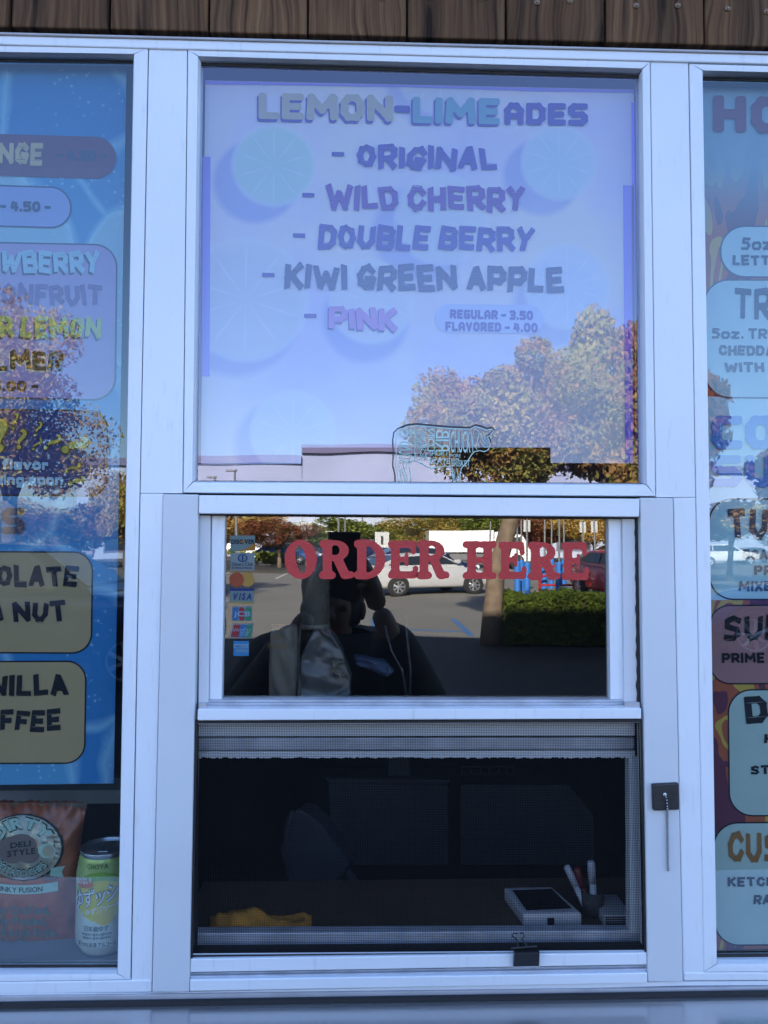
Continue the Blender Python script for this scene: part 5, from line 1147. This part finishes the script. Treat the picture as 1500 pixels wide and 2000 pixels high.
def car(name,label,x,y,rz,spec,mat,cat='car',group=None,detail=True):
    root=empty(name,(x,y,0),label,cat,group,rz); Wd=spec['W']/2; low=spec['low']; N=len(low)
    V=[];Fc=[];K=10
    for i,(px,zb,zt) in enumerate(low):
        t=abs(px)/(spec['L']/2); hw=Wd*(1-.16*max(0,t-.6)/.4); zm=zb+(zt-zb)*.55
        ring=[(-hw*.9,zb),(-hw,zb+.08),(-hw*1.0,zm),(-hw*.93,zt-.04),(-hw*.82,zt),(hw*.82,zt),(hw*.93,zt-.04),(hw,zm),(hw,zb+.08),(hw*.9,zb)]
        V+=[(px,a,b) for a,b in ring]
    for i in range(N-1):
        for k in range(K): Fc.append((i*K+k,i*K+(k+1)%K,(i+1)*K+(k+1)%K,(i+1)*K+k))
    Fc+=[tuple(range(K)),tuple(range((N-1)*K,N*K))[::-1]]
    mb=MB().add(V,Fc); o=link('body',mb.mesh(),mat,root,smooth=True); o.modifiers.new('s','SUBSURF').levels=1; o.modifiers['s'].render_levels=2 if detail else 1
    cab=spec['cab']; V=[];Fc=[]; zb0=cab[0][1]
    for (px,z) in cab:
        k=(z-zb0)/(cab[2][1]-zb0) if z>zb0 else 0; hw=Wd*(.86-.20*min(1,max(0,k))); V+=[(px,-hw,z),(px,hw,z)]
    nC=len(cab); top=[(2*i,2*i+1,2*i+3,2*i+2) for i in range(nC-1)]
    base=len(V); V+=[(cab[0][0],-Wd*.86,zb0-.12),(cab[0][0],Wd*.86,zb0-.12),(cab[-1][0],-Wd*.86,zb0-.12),(cab[-1][0],Wd*.86,zb0-.12)]
    Fc=top+[tuple([2*i for i in range(nC)]+[base+2,base]),tuple([2*i+1 for i in range(nC)]+[base+3,base+1]),(0,1,base+1,base),(2*nC-2,2*nC-1,base+3,base+2)]
    o=link('cabin',MB().add(V,Fc).mesh(),mat,root,bevel=.06,seg=3)
    for s in (-1,1):
        def sp(px,z):
            k=min(1,max(0,(z-zb0)/(cab[2][1]-zb0))); return (px,s*(Wd*(.86-.20*k)+.012),z)
        c=cab; zt=c[2][1]-.09
        for a,b,cx_,d in (((c[0][0]+.35),(c[1][0]+.12),c[1][0]+.85,c[1][0]+.85),(c[1][0]+.92,c[1][0]+.92,c[3][0]-.05,c[4][0]-.30)):
            q_=[sp(a,zb0+.05),sp(b,zt-.02),sp(cx_,zt),sp(d,zb0+.04)]; inn=[(p[0],p[1]-s*.02,p[2]) for p in q_]
            link('side_window',MB().prism([Vector(p) for p in q_],[Vector(p) for p in inn]).mesh(),M['carglass'],root)
    for (i,j,nm_) in ((3,4,'windscreen'),(1,0,'rear_window')):
        (xa,za),(xb,zb_)=cab[i],cab[j]; d=Vector((za-zb_,0,-(xa-xb))); d=d.normalized(); d=d if d.z>0 else -d
        P=[]
        for t,sg in ((.08,-1),(.08,1),(.88,1),(.88,-1)):
            px,z=xa+(xb-xa)*t,za+(zb_-za)*t; k=min(1,max(0,(z-zb0)/(cab[2][1]-zb0))); hw=Wd*(.86-.20*k)-.07; P.append(Vector((px,sg*hw,z))+d*.02)
        link(nm_,MB().prism(P,[p-d*.015 for p in P]).mesh(),M['carglass'],root)
    for wx in spec['wx']:
        for s in (-1,1):
            if detail:
                wa=link('wheel_arch',MB().lathe([(0,0),(spec['r']*1.13,0),(spec['r']*1.13,.02),(0,.02)],(0,0,0),24).mesh(),M['dark'],root)
                wa.location=(wx,s*(Wd-.006),spec['r']+.02); wa.rotation_euler=(R(90) ,0,0)
            wheel(root,wx,s*(Wd-.07),spec['r'],.2,side=s)
    L2=spec['L']/2; zl=low[-2][2]
    for s in (-1,1):
        link('headlight',MB().box((L2-.22,s*Wd*.62-.14,zl-.16),(L2-.035,s*Wd*.62+.14,zl-.02)).mesh(),M['head'],root,bevel=.03)
        link('tail_light',MB().box((-L2-.0,s*Wd*.68-.12,low[1][2]-.24),(-L2+.2,s*Wd*.68+.12,low[1][2]-.08)).mesh(),M['tail'],root,bevel=.02)
        if detail: link('mirror',MB().box((cab[-1][0]-.4,s*(Wd*.92)-.08,zb0+.06),(cab[-1][0]-.25,s*(Wd*.92)+.1,zb0+.20)).mesh(),mat,root,bevel=.03)
    if detail:
        link('grille',MB().box((L2-.03,-Wd*.4,low[-1][1]+.02),(L2+.004,Wd*.4,low[-1][2]+.02)).mesh(),M['blackplastic'],root,bevel=.01)
        for k in range(4): link('grille_bar',MB().box((L2+.004,-Wd*.38,low[-1][1]+.05+k*.05),(L2+.014,Wd*.38,low[-1][1]+.065+k*.05)).mesh(),M['rim'],root)
    return root
C={k:paint('car_paint_'+k,*v) for k,v in dict(silver=((.56,.57,.58),.2),navy=((.015,.025,.08),.3),blue=((.03,.09,.28),.4),red=((.45,.02,.02),.2),white=((.78,.78,.78),0),grey=((.22,.23,.25),.4),black=((.015,.015,.018),.2)).items()}
p=MX(826,1100,24.0); car('parked_car','silver sedan seen side on, mirrored behind the letters DER HERE',p.x,p.y,R(-24),SED,C['silver'],group='cars in the mirrored car park').scale=(1,1,.90)
p=MX(820,1090,29); car('parked_car','dark blue sedan parked behind the silver sedan',p.x,p.y,R(-14),SED,C['navy'],group='cars in the mirrored car park')
p=MX(225,1100,10.0); car('near_suv','dark navy SUV mirrored close up across the CHOCOLATE panel',p.x-1.0,p.y,0,SUV,C['navy'],'SUV','cars in the mirrored car park')
p=MX(1680,1100,11.0); car('near_suv','blue SUV with round headlights mirrored across the ROAST and SUPER panels',p.x+.3,p.y-.2,R(180+38),SUV,C['blue'],'SUV','cars in the mirrored car park')
p=MX(1225,1120,22); car('parked_car','bright red car mirrored at the right edge of the order glass',p.x,p.y,R(80),SED,C['red'],group='cars in the mirrored car park')
far=[(463,62,'white','behind the DISCOVER sticker'),(535,60,'white','left of the O'),(563,52,'blue','touching the O of ORDER'),(598,70,'navy','above the O of ORDER'),(612,82,'white','between the O and R'),(636,90,'grey','above the first R'),(-30,58,'white','behind the S lettering'),(60,60,'grey','above the CHOCOLATE panel'),(130,62,'white','over the menu edge'),(1415,60,'white','behind the ROAST line'),(1470,64,'grey','behind the TURKEY panel'),(1200,48,'grey','behind the last blue post'),(720,60,'navy','between the D and its neighbour')]
for i,(u,D,cn,wt) in enumerate(far):
    p=MX(u,1060,D); car('distant_car','small far %s car mirrored %s'%(cn,wt),p.x,p.y,R([0,180,25,200,10][i%5]),SUV if i%3==0 else SED,C[cn],'car','distant cars at the back of the lot',detail=False)
# box truck
def truck():
    D=44; a=MX(838,1034,D); b=MX(985,1034,D); y=a.y; root=empty('box_truck',((a.x+b.x)/2,y-1.2,0),'white box truck mirrored above the letters HERE','truck')
    wlink('cargo_box',MB().box((a.x,y-2.3,.95),(b.x-.55,y,a.z)).mesh(),C['white'],root,bevel=.03)
    wlink('door_panel',MB().box((b.x-.5,y-2.2,.8),(b.x+.1,y-.05,a.z-.1)).mesh(),C['white'],root,bevel=.05)
    wlink('chassis',MB().box((a.x+.1,y-2.1,.5),(b.x+.9,y-.2,.945)).mesh(),M['grey'] if 'grey' in M else M['duct'],root)
    wlink('cab',MB().prism([Vector((x,y-.1,z)) for x,z in ((b.x+.12,.45),(b.x+1.6,.45),(b.x+1.6,1.2),(b.x+1.1,1.95),(b.x+.12,2.0))],[Vector((x,y-2.1,z)) for x,z in ((b.x+.12,.45),(b.x+1.6,.45),(b.x+1.6,1.2),(b.x+1.1,1.95),(b.x+.12,2.0))]).mesh(),C['white'],root,bevel=.05)
    wlink('cab_window',MB().box((b.x+.35,y-.11,1.3),(b.x+1.05,y-.07,1.8)).mesh(),M['carglass'],root)
    for x in (a.x+.9,b.x+.8):
        for yy in (y-.15,y-2.05):
            t=wlink('wheel',MB().lathe([(0,-.12),(.42,-.12),(.42,.12),(0,.12)],(0,0,0),20).mesh(),M['tyre'],root); t.location+=Vector((x,yy,.42)); t.rotation_euler=(R(90),0,0)
truck()
# blue sleeved posts with sign poles
M['bluepost']=plain('blue_bollard_sleeve',(.03,.16,.50),.4); M['pole']=plain('galvanised_pole',(.2,.21,.22),.45,metal=.5); M['sign']=plain('pale_sign_face',(.45,.47,.47),.5)
bp_mesh=MB().lathe([(0,0),(.10,0),(.10,1.0),(.07,1.05),(0,1.06)],(0,0,0),16).mesh(); pp=MB().lathe([(.03,1.0),(.03,2.35),(0,2.36)],(0,0,0),8).mesh(); sg=MB().box((-.10,-.015,1.95),(.10,.0,2.3)).mesh()
M_=[(1012,24,'left of the H trunk'),(1020,25.5,'in the first E of HERE'),(1031,23,'just right of the trunk'),(1065,24.5,'inside the R of HERE'),(1078,27,'behind the R leg'),(1093,23,'thickest, between R and E'),(1102,26,'behind the last E left side'),(1140,24.5,'right part of the last E'),(1163,23,'right of the last E'),(960,27,'at the silver car bonnet')]
for i,(u,D,wt) in enumerate(M_):
    p=MX(u,1100,D); r_=empty('blue_post',(p.x,p.y,0),'blue sleeved post with grey sign pole, '+wt,'post','blue posts along the mirrored car park')
    for nm_,me,mt in (('sleeve',bp_mesh,'bluepost'),('pole',pp,'pole'),('sign_plate',sg,'sign')):
        if nm_=='sign_plate' and i not in (2,7,8): continue
        link(nm_,me,M[mt] if not me.materials else None,r_)
p=MX(1130,1130,24); ca=empty('shopping_cart_corral',(p.x,p.y,0),'red cart corral rails mirrored under the last E','cart corral')
for z in (.3,.6,.9): link('rail',MB().tube([(-1.2,0,z),(.9,0,z)],.035,8).mesh(),C['red'],ca)
for x in (-1.2,-.15,.9): link('post',MB().tube([(x,0,0),(x,0,1.0)],.04,8).mesh(),C['red'],ca)
# sign boards and lamp posts
for u,v,D,wt in ((578,1034,46,'left one above the O'),(597,1031,50,'right one above the O'),(642,1046,60,'round sign above the R'),(744,1052,40,'beside the D')):
    a=MX(u,v,D); r_=empty('road_sign',(a.x,a.y,0),'small pale road sign on a pole, '+wt,'sign'); link('pole',MB().tube([(0,0,0),(0,0,a.z+.3)],.04,8).mesh(),M['pole'],r_)
    link('plate',MB().box((-.35,.045,a.z-.4),(.35,.07,a.z+.4)).mesh(),M['sign'],r_)
    link('arrow',MB().box((-.06,.072,a.z-.25),(.06,.078,a.z+.2)).mesh(),M['black'],r_)
for u,D,wt in ((661,48,'left of the R'),(674,58,'just right of the taller one'),(708,70,'above the D'),(463,40,'at the upper left corner'),(420,45,'hidden partly by the left stile')):
    a=MX(u,960,D); r_=empty('lamp_post',(a.x,a.y,0),'slim grey lamp post mirrored '+wt,'lamp post'); hh=5.2
    link('pole',MB().tube([(0,0,0),(0,0,hh)],[.09,.06],8).mesh(),M['pole'],r_); link('lamp_head',MB().box((-.5,-.15,hh),(.1,.15,hh+.12)).mesh(),M['pole'],r_,bevel=.03)
# planting island at left
p=MX(500,1092,42); tag(link('planting_island',MB().box((p.x-4,p.y-4,.0),(p.x+4.2,p.y+4,.13)).mesh(),M['concrete']),kind='structure')
for i,(u,D,r_) in enumerate(((466,44,.8),(500,45,.7),(530,46,.75),(555,44,.6))):
    p=MX(u,1080,D); t=empty('low_shrub',(p.x,p.y,.13),['round green shrub at the left end of the island','second shrub on the kerbed island','third shrub, under the O','small shrub at the right end of the island'][i],'shrub','shrubs on the mirrored island')
    _o=link('foliage',crown_mesh(r_,r_,r_*.7,1200,.07,60+i,12),M['lf_green'],t); _o.location=(0,0,r_*.6); link('stem',MB().tube([(0,0,0),(0,0,r_*.6)],.04,6).mesh(),M['bark'],t)
# ---------------- the photographer ----------------
def skin(name,verts,edges,radii,mat,parent,root=0,sub=2):
    me=bpy.data.meshes.new(name); me.from_pydata(verts,edges,[]); me.update(); o=bpy.data.objects.new(name,me); COL.objects.link(o); o.parent=parent
    me.materials.append(mat); o.modifiers.new('skin','SKIN'); 
    if not me.skin_vertices: me.skin_vertices.new() if hasattr(me.skin_vertices,'new') else None
    sv=me.skin_vertices[0].data
    for i,r_ in enumerate(radii): sv[i].radius=(r_,r_) if not isinstance(r_,tuple) else r_; sv[i].use_root=(i==root)
    s=o.modifiers.new('sub','SUBSURF'); s.levels=sub; s.render_levels=sub; o.modifiers['skin'].use_smooth_shade=True; return o
M['skin']=plain('skin',(.17,.10,.07),.5); M['jacket']=plain('black_jacket',(.012,.012,.014),.8,bump=.3,bscale=80); M['jeans']=plain('dark_jeans',(.03,.04,.07),.85); M['hair']=plain('black_hair',(.01,.009,.008),.6); M['cap']=plain('black_cap_fabric',(.012,.012,.013),.85)
hx=MX(650,1090,2.2).x; PY=-1.32
pr_=empty('person',(hx,PY,.02),'photographer in a black jacket and cap raising a phone, mirrored in the order glass','person')
PC=-.034-hx
body=[(0,0,.90),(0,0,1.07),(0,0,1.22),(0,.0,1.36),(0,.02,1.45),(0,.03,1.52),(0,.035,1.61),
 (-.18,.0,1.36),(-.31,.12,1.15),(-.19,.26,1.34),(PC-.085,.35,1.555),(.18,.0,1.36),(.31,.12,1.16),(.22,.26,1.36),(PC+.085,.35,1.565),
 (-.10,0,.82),(-.11,.02,.46),(-.11,.0,.08),(-.12,.12,.035),(.10,0,.82),(.12,.02,.46),(.13,0,.08),(.14,.12,.035)]
edges=[(0,1),(1,2),(2,3),(3,4),(4,5),(5,6),(3,7),(7,8),(8,9),(9,10),(3,11),(11,12),(12,13),(13,14),(0,15),(15,16),(16,17),(17,18),(0,19),(19,20),(20,21),(21,22)]
rad=[(.12,.09),(.12,.09),(.12,.08),(.08,.06),(.05,.05),(.07,.08),(.075,.09),.04,.036,.03,.028,.04,.036,.03,.028,.09,.062,.045,.035,.09,.062,.045,.035]
skin('body',body,edges,rad,M['skin'],pr_)
# clothes follow the body
tv=[0,1,2,3,4,7,8,9,11,12,13]; jm=[Vector(body[i]) for i in tv]; jm[4]=Vector((0,.015,1.475)); jr=[(.20,.15),(.20,.15),(.225,.15),(.19,.13),(.080,.078),.115,.088,.062,.115,.088,.062]
jm[7]=Vector((PC-.10,.325,1.51)); jm[10]=Vector((PC+.10,.325,1.52))
skin('jacket',[tuple(v) for v in jm],[(0,1),(1,2),(2,3),(3,4),(3,5),(5,6),(6,7),(3,8),(8,9),(9,10)],jr,M['jacket'],pr_)
skin('trousers',[(0,0,.89),(-.1,0,.80),(-.11,.02,.48),(-.11,0,.10),(.1,0,.80),(.12,.02,.48),(.13,0,.10)],[(0,1),(1,2),(2,3),(0,4),(4,5),(5,6)],[(.17,.13),.105,.08,.062,.105,.08,.062],M['jeans'],pr_)
for s in (-1,1): skin('shoe',[(s*.115,-.03,.035),(s*.12,.09,.035),(s*.13,.17,.03)],[(0,1),(1,2)],[.05,.045,.038],M['black'],pr_)
_o=link('hair_top',ball(MB(),(0,0,0),.095,18,10,sz=1.05).mesh(),M['hair'],pr_,smooth=True); _o.location=(0,.01,1.60)
_o=link('hair',MB().lathe([(.086,.0),(.092,-.05),(.080,-.12),(.05,-.14)],(0,0,0),20).mesh(),M['hair'],pr_,smooth=True); _o.location=(0,-.0,1.61)
for s in (-1,1):
    ball_=lambda c,r_: link('eye',ball(MB(),(0,0,0),r_,10,6).mesh(),M['black'],pr_,smooth=True)
    e=ball_(0,.011); e.location=(s*.032,.108,1.545)
link('nose',MB().tube([(0,.10,1.545),(0,.128,1.515)],[.008,.013],8).mesh(),M['skin'],pr_,smooth=True); link('mouth',MB().box((-.024,.098,1.473),(.024,.106,1.480)).mesh(),M['tail'],pr_,bevel=.002)
for s in (-1,1): _o=link('ear',ball(MB(),(0,0,0),.03,10,6,sx=.4,sz=1).mesh(),M['skin'],pr_,smooth=True); _o.location=(s*.085,.02,1.53)
# phone just behind the lens and hands on its two sides
ph_=empty('mobile_phone',(0,CAMY-.012,CAMH-.04),'black mobile phone held upright by the photographer','mobile phone')
wlink('phone_body',MB().box((-.074,CAMY-.014,CAMH-.127),(.006,CAMY-.006,CAMH+.026)).mesh(),M['blackplastic'],ph_,bevel=.003)
wlink('lens',MB().box((-.030,CAMY-.0058,CAMH-.006),(.004,CAMY-.005,CAMH+.022)).mesh(),M['carglass'],ph_)
wlink('screen',MB().box((-.071,CAMY-.0152,CAMH-.122),(.003,CAMY-.0142,CAMH+.022)).mesh(),M['screen'],ph_)
for s in (-1,1):
    bx_=body[10] if s<0 else body[14]; wst=Vector(bx_)
    hd=[tuple(wst)]; palm=Vector((-.034+s*.058-hx,CAMY-.022-PY,CAMH-.08-.02)); hd.append(tuple(wst.lerp(palm,.6))); hd.append(tuple(palm))
    ed=[(0,1),(1,2)]; rd=[.027,(.03,.02),(.03,.016)]
    for k in range(4):
        z=CAMH-.02-.055+k*-.017+.02; b0=len(hd); base=Vector((-.034+s*.055-hx,CAMY-.016-PY,z-.02))
        hd+=[tuple(base),tuple(base+Vector((-s*.010,.012,.002))),tuple(base+Vector((-s*.026,.0135,.003)))]; ed+=[(2,b0),(b0,b0+1),(b0+1,b0+2)]; rd+=[.009,.0085,.007]
    b0=len(hd); hd+=[tuple(palm+Vector((-s*.005,-.012,.03))),tuple(palm+Vector((-s*.025,-.012,.055)))]; ed+=[(2,b0),(b0,b0+1)]; rd+=[.011,.009]
    skin('hand',hd,ed,rd,M['skin'],pr_,sub=1)
